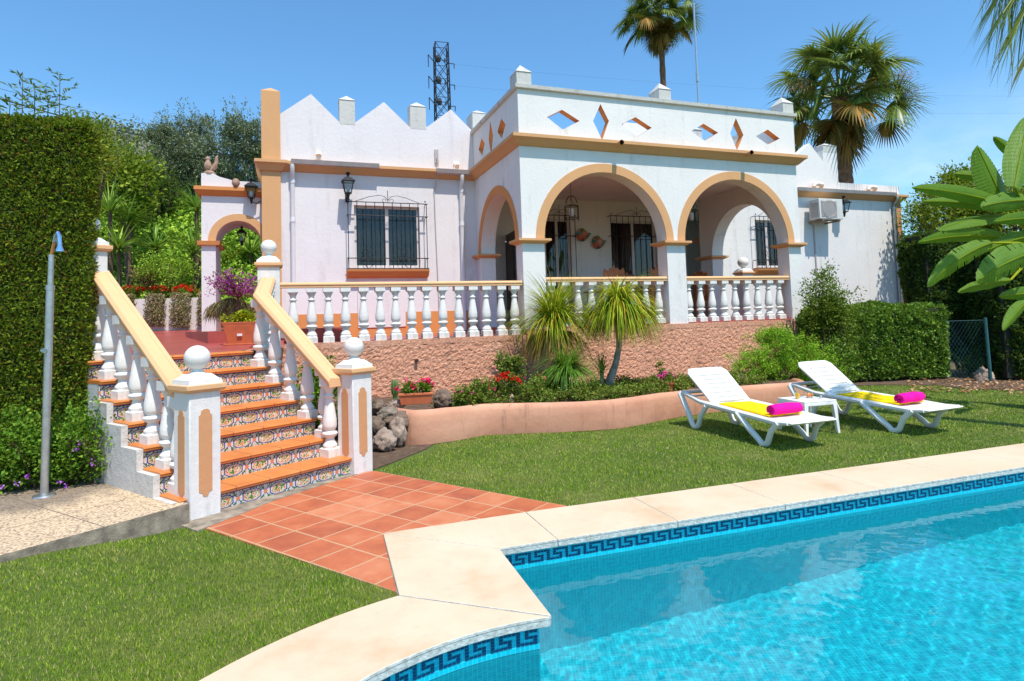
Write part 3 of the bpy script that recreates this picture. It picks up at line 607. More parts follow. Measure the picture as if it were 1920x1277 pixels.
# ============================================================ RETAINING WALL + PLANTER + STAIRS
def roughwall(name,path,z0,z1,amp,mat,label,cat,step=.022):
    vs=[];fs=[];P=[]
    for a,b in zip(path,path[1:]):
        a=Vector(a);b=Vector(b);n_=max(1,int((b-a).length/step)); 
        for i in range(n_): P.append((a.lerp(b,i/n_),(b-a).normalized()))
    P.append((Vector(path[-1]),P[-1][1])); nz=int((z1-z0)/step); L=0
    for i,(p,d) in enumerate(P):
        nrm=Vector((d.y,-d.x,0))
        for j in range(nz+1):
            z=z0+(z1-z0)*j/nz; q=Vector((p.x,p.y,z))
            e=1 if z<z1-.10 else .15
            h=(noise.noise(q*19)+.9*noise.noise(q*41+Vector((5,0,0)))+.6*abs(noise.noise(q*70)))*amp*e+(0 if z<z1-.10 else .006)
            r_=q+nrm*h; vs.append((r_.x,r_.y,r_.z))
    for i in range(len(P)-1):
        for j in range(nz): k=i*(nz+1)+j; fs.append((k,k+nz+1,k+nz+2,k+1))
    m=MB(); m.add(vs,fs)
    # back and top so that it is solid
    for a,b in zip(path,path[1:]):
        a=Vector(a);b=Vector(b);d=(b-a).normalized();nb=Vector((-d.y,d.x,0))*.2
        m.add([(a.x,a.y,z1),(b.x,b.y,z1),(b.x+nb.x,b.y+nb.y,z1),(a.x+nb.x,a.y+nb.y,z1),(a.x+nb.x,a.y+nb.y,z0),(b.x+nb.x,b.y+nb.y,z0)],[(0,1,2,3),(3,2,5,4)])
    o=m.build(name,mat,world=tuple(path[0])[:2]+(z0,),smooth=False); return tag(o,label,cat)
roughwall('retaining_wall',[S(.06,1.75),W(-4.18,-1.35),W(-4.1,-.02),W(.0,-.02)],0,ZT,.013,MAT['render'],'rough pink rendered retaining wall under the white terrace balustrade beside the stairs','wall')
roughwall('retaining_wall',[W(.002,-.035),W(6.5,-.035),W(6.5,3.4)],0,ZF-.04,.013,MAT['render'],'rough pink rendered retaining wall under the two arched porch balustrades','wall')
# planter wall with rounded top
m=MB(); vs=[];fs=[]; pr=[(-.075,0),(-.075,.55),(-.068,.8),(-.05,.93),(-.02,.99),(.02,.99),(.05,.93),(.07,.8),(.075,.55),(.075,0)]
# refine path
PP=[];HH=[]
for i in range(len(PW)-1):
    for k in range(6):
        t=k/6; p0=Vector(PW[max(i-1,0)]);p1=Vector(PW[i]);p2=Vector(PW[i+1]);p3=Vector(PW[min(i+2,len(PW)-1)])
        q=.5*((2*p1)+(p2-p0)*t+(2*p0-5*p1+4*p2-p3)*t*t+(-p0+3*p1-3*p2+p3)*t**3); PP.append(q); HH.append(PWH[i]*(1-t)+PWH[i+1]*t)
PP.append(Vector(PW[-1])); HH.append(PWH[-1]); npr=len(pr)
for i,p in enumerate(PP):
    d=(PP[min(i+1,len(PP)-1)]-PP[max(i-1,0)]).normalized(); nr_=Vector((d.y,-d.x))
    for o_,hh_ in pr: q=p+nr_*(-o_); w=W(q.x,q.y); vs.append((w.x,w.y,hh_*HH[i]+.006*noise.noise(Vector((i*.3,o_*9,0)))))
for i in range(len(PP)-1):
    for k in range(npr-1): fs.append((i*npr+k,i*npr+k+1,(i+1)*npr+k+1,(i+1)*npr+k))
fs.append(tuple(range(npr))); fs.append(tuple((len(PP)-1)*npr+k for k in range(npr)))
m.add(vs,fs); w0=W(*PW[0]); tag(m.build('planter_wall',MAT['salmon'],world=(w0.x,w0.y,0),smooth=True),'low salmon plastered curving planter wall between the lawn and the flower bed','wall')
# staircase
st=thing('staircase','tiled garden staircase with terracotta treads and blue patterned risers','stairs',SA,SY)
for k in range(1,8):
    y0=(k-1)*TREAD; z=k*RISE; dx=.004*k
    m=MB(); yb=y0+TREAD+.02 if k<7 else y0+.30
    nose=[(0,-.034),(.012,-.038),(.02,-.028),(.016,-.018),(.026,-.012),(.02,-.001),(.004,0)]
    prof=[(y0-a,z+b) for a,b in nose]+[(yb,z),(yb,z-.034)]
    vs=[(x,p[0],p[1]) for x in (-SW,0.0) for p in prof]; q=len(prof)
    m.add(vs,[tuple(range(q))[::-1],tuple(q+i for i in range(q))]+[(i,(i+1)%q,q+(i+1)%q,q+i) for i in range(q)]); m.build('tread',MAT['tread'],st)
    m=MB(); w=.02; yr=y0+.012; zl=(k-1)*RISE
    m.add([(-SW,yr,zl),(0,yr,zl),(0,yr,z-.03),(-SW,yr,z-.03),(-SW,yr+w,zl),(0,yr+w,zl),(0,yr+w,z-.03),(-SW,yr+w,z-.03)],[(0,1,2,3),(5,4,7,6),(0,4,5,1),(3,2,6,7),(0,3,7,4),(1,5,6,2)],0,
      [[(0,0),(SW,0),(SW,.1455),(0,.1455)],[(0,0)]*4,[(0,0)]*4,[(0,0)]*4,[(0,0),(.14,0),(.14,.01),(0,.01)],[(0,0)]*4])
    m.build('riser',MAT['riser'],st)
m=MB()
poly=[(.032,-.05)]+[p for k in range(1,8) for p in ((( k-1)*TREAD+.032,(k-1)*RISE-.0 if k>1 else 0),((k-1)*TREAD+.032,k*RISE-.036))]+[(TREAD*6+.6,7*RISE-.036),(TREAD*6+.6,-.05)]
poly=[p for i,p in enumerate(poly) if i==0 or p!=poly[i-1]]
m.M=Matrix(((0,1,0,0),(1,0,0,0),(0,0,1,0),(0,0,0,1))); m.slab(poly,[],-SW+.002,-.002); m.build('side_wall',MAT['weather'],st)
poly=[(-.02,-.05)]+[p for k in range(1,6) for p in (((k-1)*TREAD-.02,(k-1)*RISE-.012 if k>1 else 0),((k-1)*TREAD-.02,k*RISE-.012))]+[(TREAD*5+.1,5*RISE-.012),(TREAD*5+.1,-.05)]
m=MB(Matrix(((0,1,0,0),(1,0,0,0),(0,0,1,0),(0,0,0,1)))); m.slab(poly,[],-SW-.055,-SW-.002); m.build('plaster_stringer',wallpaint('stained_grey_plaster',(.60,.575,.54),dirt=(.16,.14,.12),amt=1.4,bump=.8),st)
# balusters ---------------------------------------------------
BP=[(.056,.085),(.060,.10),(.060,.115),(.050,.13),(.042,.15),(.036,.17),(.036,.185),(.05,.195),(.062,.21),(.065,.225),(.058,.24),(.042,.25),(.040,.258),(.050,.268),(.057,.285),(.059,.305),(.058,.36),(.05,.42),(.040,.50),(.032,.56),(.030,.575),(.042,.585),(.044,.595),(.032,.605),(.028,.62),(.034,.645),(.045,.67),(.052,.69)]
def baluster_mb(h=.76,wide=1.0):
    m=MB(); k=h/.76; w=.068*wide
    m.box(-w,w,-w,w,0,.078*k); m.frust(-w*1.0,w*1.0,-w,w,.078*k,.09*k,.02)
    m.lathe([(r*wide*1.06,z*k) for r,z in BP],14); m.frust(-.058*wide,.058*wide,-.058*wide,.058*wide,.688*k,.70*k,-.006); m.box(-.062*wide,.062*wide,-.062*wide,.062*wide,.70*k,h+.02)
    return m
def newel(loc,rz,h,w,label,panel=True,ballr=.10,cat='pillar'):
    t=thing('newel_post',label,cat,loc,rz,'ball topped posts of the balustrades'); a=w/2
    m=MB(); m.box(-a,a,-a,a,-.05,h); m.build('shaft',MAT['white'],t,bevel=.008)
    if panel:
        pz0,pz1=.17*h,.86*h; pw=a*.42
        def outl():
            L_=[(-pw,pz0+.04),(-pw*.55,pz0+.03),(-pw*.3,pz0),(pw*.3,pz0),(pw*.55,pz0+.03),(pw,pz0+.04),(pw,pz1-.05),(pw*.72,pz1-.04),(pw*.62,pz1-.012),(pw*.3,pz1),(-pw*.3,pz1),(-pw*.62,pz1-.012),(-pw*.72,pz1-.04),(-pw,pz1-.05)]; return L_
        for k in range(4):
            m=MB(Matrix.Rotation(k*PI/2,4,'Z')); m.slab(outl(),[],-a-.004,-a+.004); m.build('panel',MAT['panel'],t)
    m=MB(); m.frust(-a-.035,a+.035,-a-.035,a+.035,h+.018,h+.058,.0); m.frust(-a-.02,a+.02,-a-.02,a+.02,h+.0,h+.018,-.012); m.build('band',MAT['peachR'],t,bevel=.004)
    m=MB(); m.frust(-a-.012,a+.012,-a-.012,a+.012,h+.058,h+.098,.006); m.frust(-a+.006,a-.006,-a+.006,a-.006,h+.098,h+.14,.045); m.lathe([(.07,h+.135),(.06,h+.15),(.042,h+.165),(.04,h+.19)],16); m.build('cap',MAT['bal'],t,smooth=True)
    m=MB(); m.ball((0,0,h+.17+ballr),ballr,14); m.build('ball',MAT['bal'],t,smooth=True); return t
def nw(a,b,z,h,w,label,rz=SY,**k): return newel(S(a,b,z),rz,h,w,label,**k)
nw(-1.525,.06,0,1.0,.255,'white newel post with ball and peach panels at the left foot of the stairs')
nw(.092,.068,0,1.0,.245,'white newel post with ball and peach panels at the right foot of the stairs')
nw(-1.62,2.03,ZT,1.09,.25,'white post with ball at the top left of the stairs, half behind the tall hedge',panel=False)
pTR=D(505,600,8.1); newel((pTR.x,pTR.y,ZT),YAW,1.06,.27,'white post with ball at the top right of the stairs before the peach house corner',panel=False)
# stair balustrades
def rail_mb(pts,w=.075,h=.075):
    m=MB(); prof=[(-w,.0),(-w*1.0,.03),(-w*1.12,.04),(-w*1.12,.058),(-w*.85,h),(-w*.4,h),(-w*.38,h-.005),(w*.38,h-.005),(w*.4,h),(w*.85,h),(w*1.12,.058),(w*1.12,.04),(w,.03),(w,0)]
    P=[Vector(p) for p in pts]; vs=[];fs=[];q=len(prof)
    for i,p in enumerate(P):
        a=(P[i]-P[i-1]) if i>0 else (P[1]-P[0]); b=(P[i+1]-P[i]) if i<len(P)-1 else a
        a=Vector((a.x,a.y)).normalized(); b=Vector((b.x,b.y)).normalized(); na=Vector((a.y,-a.x));nb=Vector((b.y,-b.x)); mm=(na+nb)/max(.3,1+na.dot(nb))
        for o_,z in prof: vs.append((p.x+mm.x*o_,p.y+mm.y*o_,p.z+z))
    for i in range(len(P)-1):
        for k in range(q): fs.append((i*q+k,i*q+(k+1)%q,(i+1)*q+(k+1)%q,(i+1)*q+k))
    fs+= [tuple(range(q))[::-1],tuple((len(P)-1)*q+k for k in range(q))]; m.add(vs,fs); return m
protoB={}
def baluster(parent,loc,h,rz=0,wide=1.14):
    key=(round(h,2),wide)
    if key not in protoB: o=baluster_mb(h,wide).build('baluster',MAT['bal'],parent,loc,rz,smooth=True); protoB[key]=o
    else: o=protoB[key].copy(); C.objects.link(o); o.parent=parent; o.location=loc; o.rotation_euler=(0,0,rz)
    return o
bl=thing('stair_balustrade','left stair balustrade of white balusters under a sloping peach handrail, by the hedge','balustrade',S(-1.55,.1),SY)
def rzl(y): return .905+.655*(y-.2)
rail_mb([(0,.02,rzl(.12)),(0,1.83,rzl(1.93))],.085,.09).build('handrail',MAT['peachR'],bl)
for k in range(1,8):
    y=(k-1)*TREAD+.15; 
    if k==1: y=.26
    baluster(bl,(-.02,y-.1,k*RISE),rzl(y)-k*RISE-.01)
br=thing('stair_balustrade','right stair balustrade with peach handrail that bends towards the terrace post','balustrade',S(-.04,.1),SY)
def rzr(y): return .90+.67*(y-.15)
q=Vector((pTR.x,pTR.y,0))-S(-.04,.1); end=(q.dot(ST)-.0,q.dot(SG)-.12)
rail_mb([(-.05,.02,rzr(.12)),(0,1.42,rzr(1.52)),(end[0]*.85,end[1],2.06)],.085,.09).build('handrail',MAT['peachR'],br)
for k in range(1,7):
    y=(k-1)*TREAD+.085; x=0
    if k==1: y=.24; x=-.05
    baluster(br,(x,y-.1,k*RISE),min(rzr(y),rzr(1.52))-k*RISE-.01)
for t_ in (.38,.62,.86): baluster(br,(end[0]*.85*t_,1.42+(end[1]-1.42)*t_,ZT),rzr(1.52)+(2.06-rzr(1.52))*t_-ZT-.01)
# terrace balustrades
def balustrade(label,s0,s1,ss,z,t,h=.80,gap=0,wide=1.28):
    b=thing('balustrade',label,'balustrade',W(s0,t,z),YAW)
    rail_mb([(0,0,h),(s1-s0,0,h)],.085,.085).build('handrail',MAT['peachR'],b)
    for s in ss: baluster(b,(s-s0,0,0),h+.0,0,wide)
    return b
balustrade('long white terrace balustrade with peach handrail in front of the barred window',-4.12,-.02,[F(x,600,.1)[0] for x in (549.8,584.4,616,648,682,713,742,772,800,830.5,860.5,886.8,912,940,965.4)],ZT,.1,.885)
balustrade('white porch balustrade under the left arch, behind the ponytail palms',.38,3.08,[.57,.85,1.13,1.41,1.72,2.03,2.3,2.6,2.89],ZF-.02,.12,.83)
balustrade('white porch balustrade under the right arch above the green shrub',3.46,6.13,[3.6,3.88,4.16,4.45,4.74,5.03,5.32,5.61,5.9],ZF-.02,.12,.83)
# ============================================================ HOUSE
hs=thing('house','white villa with peach trim, an arched porch and a zigzag parapet above the pool lawn','house',O,YAW)
MS=Matrix(((0,1,0,0),(1,0,0,0),(0,0,1,0),(0,0,0,1)))   # slab drawn in (t,z), extruded along s
def arcpts(c,z,r,a0,a1,n=28): return [(c+r*math.cos(R(a0+(a1-a0)*i/n)),z+r*math.sin(R(a0+(a1-a0)*i/n))) for i in range(n+1)]
ZS=2.95
def diamond(pts,t=0): return [(F(x,y,t)[0],F(x,y,t)[2]) for x,y in pts]
dia=[diamond(p) for p in ([(1025.5,219.6),(1053.8,205.7),(1086.8,226.8),(1055,243)],[(1125.7,195.1),(1141.7,226.8),(1129,262.7),(1112,226.8)],[(1165,233),(1191.6,219.6),(1222,239.5),(1194.6,256.4)],
 [(1296,245.8),(1319.3,231.9),(1346.7,248.8),(1321.4,264)],[(1379.7,221.7),(1394,253),(1381.8,281.7),(1369.1,250)],[(1417.3,255.5),(1439.7,242.9),(1462,259.8),(1439.7,271.2)])]
A1=(1.745,1.31); A2=(4.80,1.32)
outl=[(0,1.30),(A1[0]-A1[1],1.30)]+arcpts(A1[0],ZS,A1[1],180,0)+[(A1[0]+A1[1],1.30),(A2[0]-A2[1],1.30)]+arcpts(A2[0],ZS,A2[1],180,0)+[(A2[0]+A2[1],1.30),(6.45,1.30),(6.45,4.70),(0,4.70)]
m=MB(); m.slab([(0,4.70),(6.45,4.70),(6.45,5.72),(0,5.72)],dia,0,.15,0,1); m.build('parapet',[MAT['white'],MAT['orange']],hs)
m=MB(); m.slab(outl,[],0,.33,0,1); m.build('porch_front_wall',[MAT['white'],MAT['orange']],hs)
# side walls of the porch
A3=(1.43,1.13)
def dz(tc,zc,w,h): return [(tc-w/2,zc),(tc,zc+h/2),(tc+w/2,zc),(tc,zc-h/2)]
for s0,s1,full in ((.001,.33,1),(6.12,6.449,0)):
    o_=[(.33,1.30)]+arcpts(A3[0],ZS,A3[1],180,0)[::-1][::-1]
    out=[(.331,1.30),(.331,5.72),(3.05,5.72) if full else (3.05,5.72),(3.05,1.30),(A3[0]+A3[1],1.30)]+arcpts(A3[0],ZS,A3[1],0,180)+[(.331,1.31)]
    out=[(.331,1.30)]+[(p) for p in arcpts(A3[0],ZS,A3[1]-.03,180,0)]+[(A3[0]+A3[1]-.03,1.30),(3.0,1.30),(3.0,4.70),(.331,4.70)]
    hol=[dz(2.26,5.27,.46,.38),dz(1.62,5.28,.3,.72),dz(.94,5.27,.5,.40)]
    pa=(s0,s0+.15) if full else (s1-.15,s1)
    m=MB(MS); m.slab([(.151,4.70),(3.6 if not full else 3.05,4.70),(3.6 if not full else 3.05,5.72),(.151,5.72)],hol,pa[0],pa[1],0,1); m.build('parapet',[MAT['white'],MAT['orange']],hs)
    m=MB(MS); m.slab(out,[],s0,s1,0,1); m.build('porch_side_wall',[MAT['white'],MAT['orange']],hs)
# arch trims
def trim(m,c,z,ri,ro,y0,y1,M=None,zb=None):
    m.M=M; a=arcpts(c,z,ro,180,0,36); b=arcpts(c,z,ri,0,180,36); m.slab(a+b,[],y0,y1); m.M=None
for (c,ri) in (A1,A2):
    m=MB(); trim(m,c,ZS,ri-.002,ri+.165,-.012,.001); m.build('arch_trim',MAT['peach'],hs)
    m=MB(); m.box(c-.02+.11,c+.02+.11,-.013,.0,4.2,4.2); 
m=MB(); trim(m,A3[0],ZS,A3[1]-.032,A3[1]+.13,-.012,.0005,MS); m.build('arch_trim',MAT['orange'],hs)
# capitals
def capital(x0,x1,y0,y1,zc=2.87):
    m=MB(); o1,o2=.10,.06
    m.add([(x0-o2*.3,y0-o2*.3,zc),(x1+o2*.3,y0-o2*.3,zc),(x1+o2*.3,y1+o2*.3,zc),(x0-o2*.3,y1+o2*.3,zc),(x0-o1,y0-o1,zc+.045),(x1+o1,y0-o1,zc+.045),(x1+o1,y1+o1,zc+.045),(x0-o1,y1+o1,zc+.045),(x0-o1,y0-o1,zc+.085),(x1+o1,y0-o1,zc+.085),(x1+o1,y1+o1,zc+.085),(x0-o1,y1+o1,zc+.085)],
      [(3,2,1,0),(8,9,10,11)]+[(i,(i+1)%4,4+(i+1)%4,4+i) for i in range(4)]+[(4+i,4+(i+1)%4,8+(i+1)%4,8+i) for i in range(4)])
    m.build('capital',MAT['peach'],hs)
capital(0,A1[0]-A1[1],0,.33); capital(A1[0]+A1[1],A2[0]-A2[1],0,.33); capital(A2[0]+A2[1],6.45,0,.33); capital(0,.33,A3[0]+A3[1]-.03,2.9); capital(6.12,6.45,A3[0]+A3[1]-.03,3.0)
# wings and porch back
m=MB(); m.slab([(-4.12,.2),(0.0,.2),(0.0,5.80),(.08,5.83),(-.5,6.27),(-1.04,5.83),(-1.44,5.79),(-1.99,6.30),(-2.60,5.80),(-2.93,5.78),(-3.494,6.33),(-4.12,5.84)][:2]+[(0.0,5.80),(-.5,6.27),(-1.04,5.83),(-1.44,5.79),(-1.99,6.30),(-2.60,5.80),(-2.93,5.78),(-3.494,6.33),(-4.12,5.84)],
   [[(-2.66,2.70),(-1.27,2.70),(-1.27,4.02),(-2.66,4.02)]],2.9,3.12,0,0); m.build('left_wing_wall',MAT['whiteL'],hs)
m=MB(); m.box(-4.12,-3.9,3.12,9,.2,5.3); m.box(-4.12,.0,8.8,9,.2,5.3); m.box(-4.1,.33,3.121,8.8,4.80,4.9); m.box(-3.9,.33,3.14,3.9,ZT-.3,ZT-.02); m.build('left_wing_body',MAT['whiteL'],hs)
m=MB(); m.slab([(.33,1.2),(.95,1.2),(.95,3.42),(1.85,3.42),(1.85,1.2),(6.12,1.2),(6.12,4.66),(.33,4.66)],[[(2.0,1.5),(2.70,1.5),(2.70,3.98),(2.0,3.98)],[(3.86,1.55),(5.2,1.55),(5.2,3.98),(3.86,3.98)]],3.6,3.78); 
m.build('porch_back_wall',MAT['white'],hs)
m=MB(); m.box(.331,6.119,.331,3.599,4.47,4.66); m.build('porch_ceiling',MAT['white'],hs)
m=MB(); m.box(.331,6.119,3.78,3.9,4.47,5.72); m.build('parapet_back',MAT['white'],hs)
RW=13.32
m=MB(); m.slab([(6.452,.0),(RW,.0),(RW,5.14),(10.93,5.14),(10.93,6.05),(10.40,6.05),(10.40,5.72),(9.93,6.22),(9.30,5.75),(8.6,6.2),(8.0,5.75),(6.452,5.75)],[[(7.85,2.70),(8.75,2.70),(8.75,3.98),(7.85,3.98)]],2.9,3.12); m.build('right_wing_wall',MAT['white'],hs)
m=MB(); m.box(RW-.22,RW,3.121,9,0,5.14); m.box(.2,RW-.22,8.8,9,0,5.0); m.box(6.452,RW-.22,3.121,8.8,4.8,4.9); m.build('right_wing_body',MAT['white'],hs)
# pier, merlon posts
m=MB(); m.box(-4.46,-4.10,2.84,3.25,.2,6.30); m.pyr(-4.46,-4.10,2.84,3.25,6.301,.13); m.build('corner_pier',MAT['peach'],hs)
def merlon(x0,x1,y0,y1,z0,z1,hh=.14,mat='weather'):
    m=MB(); m.box(x0,x1,y0,y1,z0,z1); m.pyr(x0-.012,x1+.012,y0-.012,y1+.012,z1+.001,hh); m.build('merlon',MAT[mat],hs)
merlon(-2.925,-2.605,2.897,3.2,5.74,6.27); merlon(-1.425,-1.075,2.897,3.2,5.76,6.27); merlon(.05,.40,3.05,3.55,5.6,6.30)
merlon(-.02,.27,-.03,.32,5.80,6.04,.19); merlon(3.02,3.30,-.02,.34,5.80,6.02,.19); merlon(6.16,6.45,-.02,.34,5.80,6.03,.19); merlon(10.42,10.93,2.897,3.25,6.0,6.20,.12)
m=MB(); cp=[(-.0,5.722),(.055,5.735),(.06,5.80),(-.18,5.80),(-.18,5.722)]
m.sweep([(0.0,3.0),(0,0),(6.45,0),(6.45,3.0)],cp); m.build('parapet_coping',MAT['weather'],hs)
# cornice, all round in one moulding
cprof=[(-.02,4.66),(.03,4.665),(.06,4.69),(.12,4.75),(.175,4.79),(.175,4.85),(-.02,4.885)]
m=MB(); m.sweep([(-4.09,2.9),(0,2.9),(0,0),(6.45,0),(6.45,2.9),(RW,2.9),(RW,9)],cprof); m.build('cornice',MAT['peach'],hs)
m=MB(); m.sweep([(-4.46,8),(-4.46,2.84),(-4.10,2.84),(-4.10,2.96)],[(-.02,4.64),(.03,4.65),(.09,4.76),(.13,4.80),(.13,4.86),(-.02,4.88)]); m.build('cornice',MAT['peach'],hs)
m=MB(); m.box(RW-.33,RW+.012,2.885,3.2,0,4.68); m.build('corner_pier',MAT['panel'],hs)
# dado of the left wing and its pale cupboard
m=MB(); m.box(-4.08,-2.62,2.888,2.9,ZT,1.74); m.box(-1.62,-.02,2.888,2.9,ZT,1.74); m.box(-2.62,-1.62,2.888,2.9,ZT,1.42); m.build('dado',MAT['orange'],hs)
m=MB(); m.box(-2.62,-1.62,2.87,2.9,1.42,2.2); m.build('meter_cupboard',MAT['whiteL'],hs,bevel=.01)
s0_=F(1168,235,2.3)[0]; s1_=F(1240,240,2.3)[0]
m=MB(); m.box(s0_,s1_,2.3,3.3,4.66,6.12); m.build('roof_hut',MAT['whiteL'],hs)
m=MB(); m.box(F(1296,250,1.2)[0],F(1316,250,1.2)[0],1.2,1.5,4.66,F(1306,243,1.2)[2]); m.pyr(F(1294,250,1.2)[0],F(1318,250,1.2)[0],1.18,1.52,F(1306,243,1.2)[2],.12); m.build('chimney',MAT['weather'],hs)
# water spouts
for s in (1.98,5.03):
    m=MB(); m.tube([(s,.1,4.80),(s,-.27,4.785)],.05,14,cap=False); m.tube([(s,.1,4.80),(s,-.27,4.785)],.038,14,1,cap=False); m.tube([(s,-.02,4.80),(s,-.021,4.8)],.04,14,1); m.build('water_spout',[MAT['peach'],MAT['dark']],hs,smooth=True)
for s,z in ((-3.36,5.05),(-.42,5.0)):
    m=MB(); m.tube([(s,2.95,z),(s,2.83,z),(s,2.78,z-.05)],[.06,.06,.05],12); m.box(s-.07,s+.07,2.8,2.9,z-.12,z-.06); m.build('vent_elbow',MAT['cream'],hs,smooth=True)
for s in (9.95,12.0):
    m=MB(); m.tube([(s-.12,2.74,4.93),(s-.1,2.74,5.0),(s,2.74,5.03),(s+.22,2.78,5.02),(s+.27,2.85,4.98),(s+.27,2.9,4.9)],.06,12); m.build('vent_elbow',MAT['cream'],hs,smooth=True)
# gutters and downpipes
def gutter(s0,s1,z=4.80):
    m=MB(); m.sweep([(s0,2.78),(s1,2.78)],[(0,z-.06),(.10,z-.04),(.13,z+.045),(.12,z+.05),(.09,z-.025),(.0,z-.045)]); m.box(s0-.004,s0,2.65,2.78,z-.05,z+.045); m.box(s1,s1+.004,2.65,2.78,z-.05,z+.045); m.build('gutter',MAT['grey_gutter'],hs)
gutter(-3.9,-2.15,4.83); gutter(-.90,-.15,4.80)
gutter(9.2,12.9,4.84)
def pipe(s,z0=1.3,z1=4.72,mat='pvc',r=.045):
    m=MB(); m.tube([(s,2.72,z1+.06),(s,2.72,z1-.03),(s,2.82,z1-.16),(s,2.845,z1-.24),(s,2.845,z0)],r,12); m.tube([(s,2.845,3.62),(s,2.845,3.70)],r*1.22,12); m.tube([(s,2.845,z1-.30),(s,2.845,z1-.24)],r*1.2,12); m.build('downpipe',MAT[mat],hs,smooth=True)
pipe(-3.88); pipe(-.33,1.3,4.68); pipe(13.0,.3,4.72,'steel',.055)
m=MB(); m.tube([(-.86,2.80,5.22),(-.84,2.80,5.0),(-.86,2.76,4.8),(-.90,2.85,4.55),(-.93,2.885,4.38),(-.92,2.885,3.5),(-.88,2.885,1.6)],.012,6); m.box(-.90,-.82,2.86,2.9,5.02,5.32); m.tube([(9.88,2.88,3.9),(9.9,2.88,2.2)],.02,6); m.build('wall_cable',MAT['grey_gutter'],hs)
# windows: frame, pane, curtain, grille, sill
def grille(parent,s0,s1,z0,z1,y,nb,scroll=True,depth=.16,extra=True):
    m=MB(); b=.009
    for i in range(nb+1):
        s=s0+(s1-s0)*i/nb; m.tube([(s,y,z0),(s,y,z1)],b,6)
    for z in (z0,z0+(z1-z0)*.155,z0+(z1-z0)*.80,z1): m.tube([(s0-.03,y,z),(s1+.03,y,z)],.011,6)
    for s in (s0,s1):
        for z in (z0,z0+(z1-z0)*.155,z0+(z1-z0)*.80,z1): m.tube([(s,y,z),(s,y+depth,z)],.010,6)
    c=(s0+s1)/2; w=(s1-s0)/2
    # crest
    for sg in (-1,1):
        m.tube([(c+sg*w*.82,y,z1+.01),(c+sg*w*.45,y,z1+.12),(c+sg*w*.22,y,z1+.155),(c+sg*w*.08,y,z1+.13),(c,y,z1+.05)],.006,5)
        m.tube([(c+sg*(.08+.04*math.cos(a)),y,z1+.045+.035*math.sin(a)) for a in np.linspace(-1.5,3.5,10)],.005,5)
        m.ball((c+sg*w*.97,y,z1+.05),.018,5)
    m.tube([(c,y,z1),(c,y,z1+.26)],.007,5)
    # scrolls in the lower field
    if scroll:
        for cx in (c-w*.5,c+w*.5):
            for sg in (-1,1):
                m.tube([(cx+sg*(.02+.09*math.sin(a)),y,z0+.02+(z1-z0)*.13*a/PI*1.2) for a in np.linspace(0,PI,9)],.006,5)
                m.tube([(cx+sg*(.02+.10*abs(math.sin(a))*(1-a/9)),y,z0+(z1-z0)*(.15+.03*a)) for a in np.linspace(0,6.5,16)],.006,5)
    m.build('grille',MAT['iron'],parent,smooth=True)
def window(s0,s1,z0,z1,y,curt='curtain',label=None,sill=True,gr=None,back=True):
    f=MB(); w=.05; yy=y+.09
    for a,b,c_,d_ in ((s0,s1,z0,z0+w),(s0,s1,z1-w,z1),(s0,s0+w,z0+w,z1-w),(s1-w,s1,z0+w,z1-w),((s0+s1)/2-.035,(s0+s1)/2+.035,z0+w,z1-w)): f.box(a,b,yy,yy+.06,c_,d_)
    fo=f.build('window',MAT['frame'],hs)
    p=MB(); p.box(s0+w,s1-w,yy+.03,yy+.036,z0+w,z1-w); p.build('pane',MAT['pane'],fo)
    c=MB(); nx=60; vs=[];fs=[]
    for i in range(nx+1):
        s=s0+(s1-s0)*i/nx; yo=yy+.16+.025*math.sin(i*1.35)+.01*math.sin(i*3.1)
        vs+= [(s,yo,z0),(s,yo+.01*math.sin(i*2.),z1)]
    fs=[(2*i,2*i+2,2*i+3,2*i+1) for i in range(nx)]
    if curt=='curtainB': fs=[q for i,q in enumerate(fs) if not(12<i<24 or 36<i<44)]
    c.add(vs,fs); c.build('curtain',MAT[curt],fo,smooth=True)
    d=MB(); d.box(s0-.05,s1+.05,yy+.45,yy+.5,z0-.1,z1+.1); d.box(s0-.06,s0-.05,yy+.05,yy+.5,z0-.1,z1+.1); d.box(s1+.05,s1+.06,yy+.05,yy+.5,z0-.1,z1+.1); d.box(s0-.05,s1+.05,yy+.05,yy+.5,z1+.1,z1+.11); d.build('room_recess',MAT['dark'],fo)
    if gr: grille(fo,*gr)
    return fo
window(-2.66,-1.27,2.70,4.02,2.9,gr=(-2.80,-1.15,2.66,4.06,2.73,9))
m=MB(); m.frust(-2.83,-1.12,2.68,2.9,2.50,2.64,0); 
m=MB(); m.sweep([(-2.83,2.9),(-1.12,2.9)],[(0,2.47),(.12,2.50),(.20,2.60),(.21,2.645),(0,2.65)]); m.build('window_sill',MAT['orange'],hs)
window(2.0,2.70,1.5,3.98,3.6,'curtainB',gr=(1.93,2.78,1.5,4.05,3.5,6)); window(3.86,5.2,1.55,3.98,3.6,'curtainB',gr=(3.76,5.3,1.5,4.07,3.44,9))
window(7.85,8.75,2.70,3.98,2.9,gr=(7.72,8.86,2.66,4.05,2.73,8))
m=MB(); m.sweep([(7.7,2.9),(8.88,2.9)],[(0,2.50),(.12,2.52),(.20,2.60),(.21,2.645),(0,2.65)]); m.build('window_sill',MAT['orange'],hs)
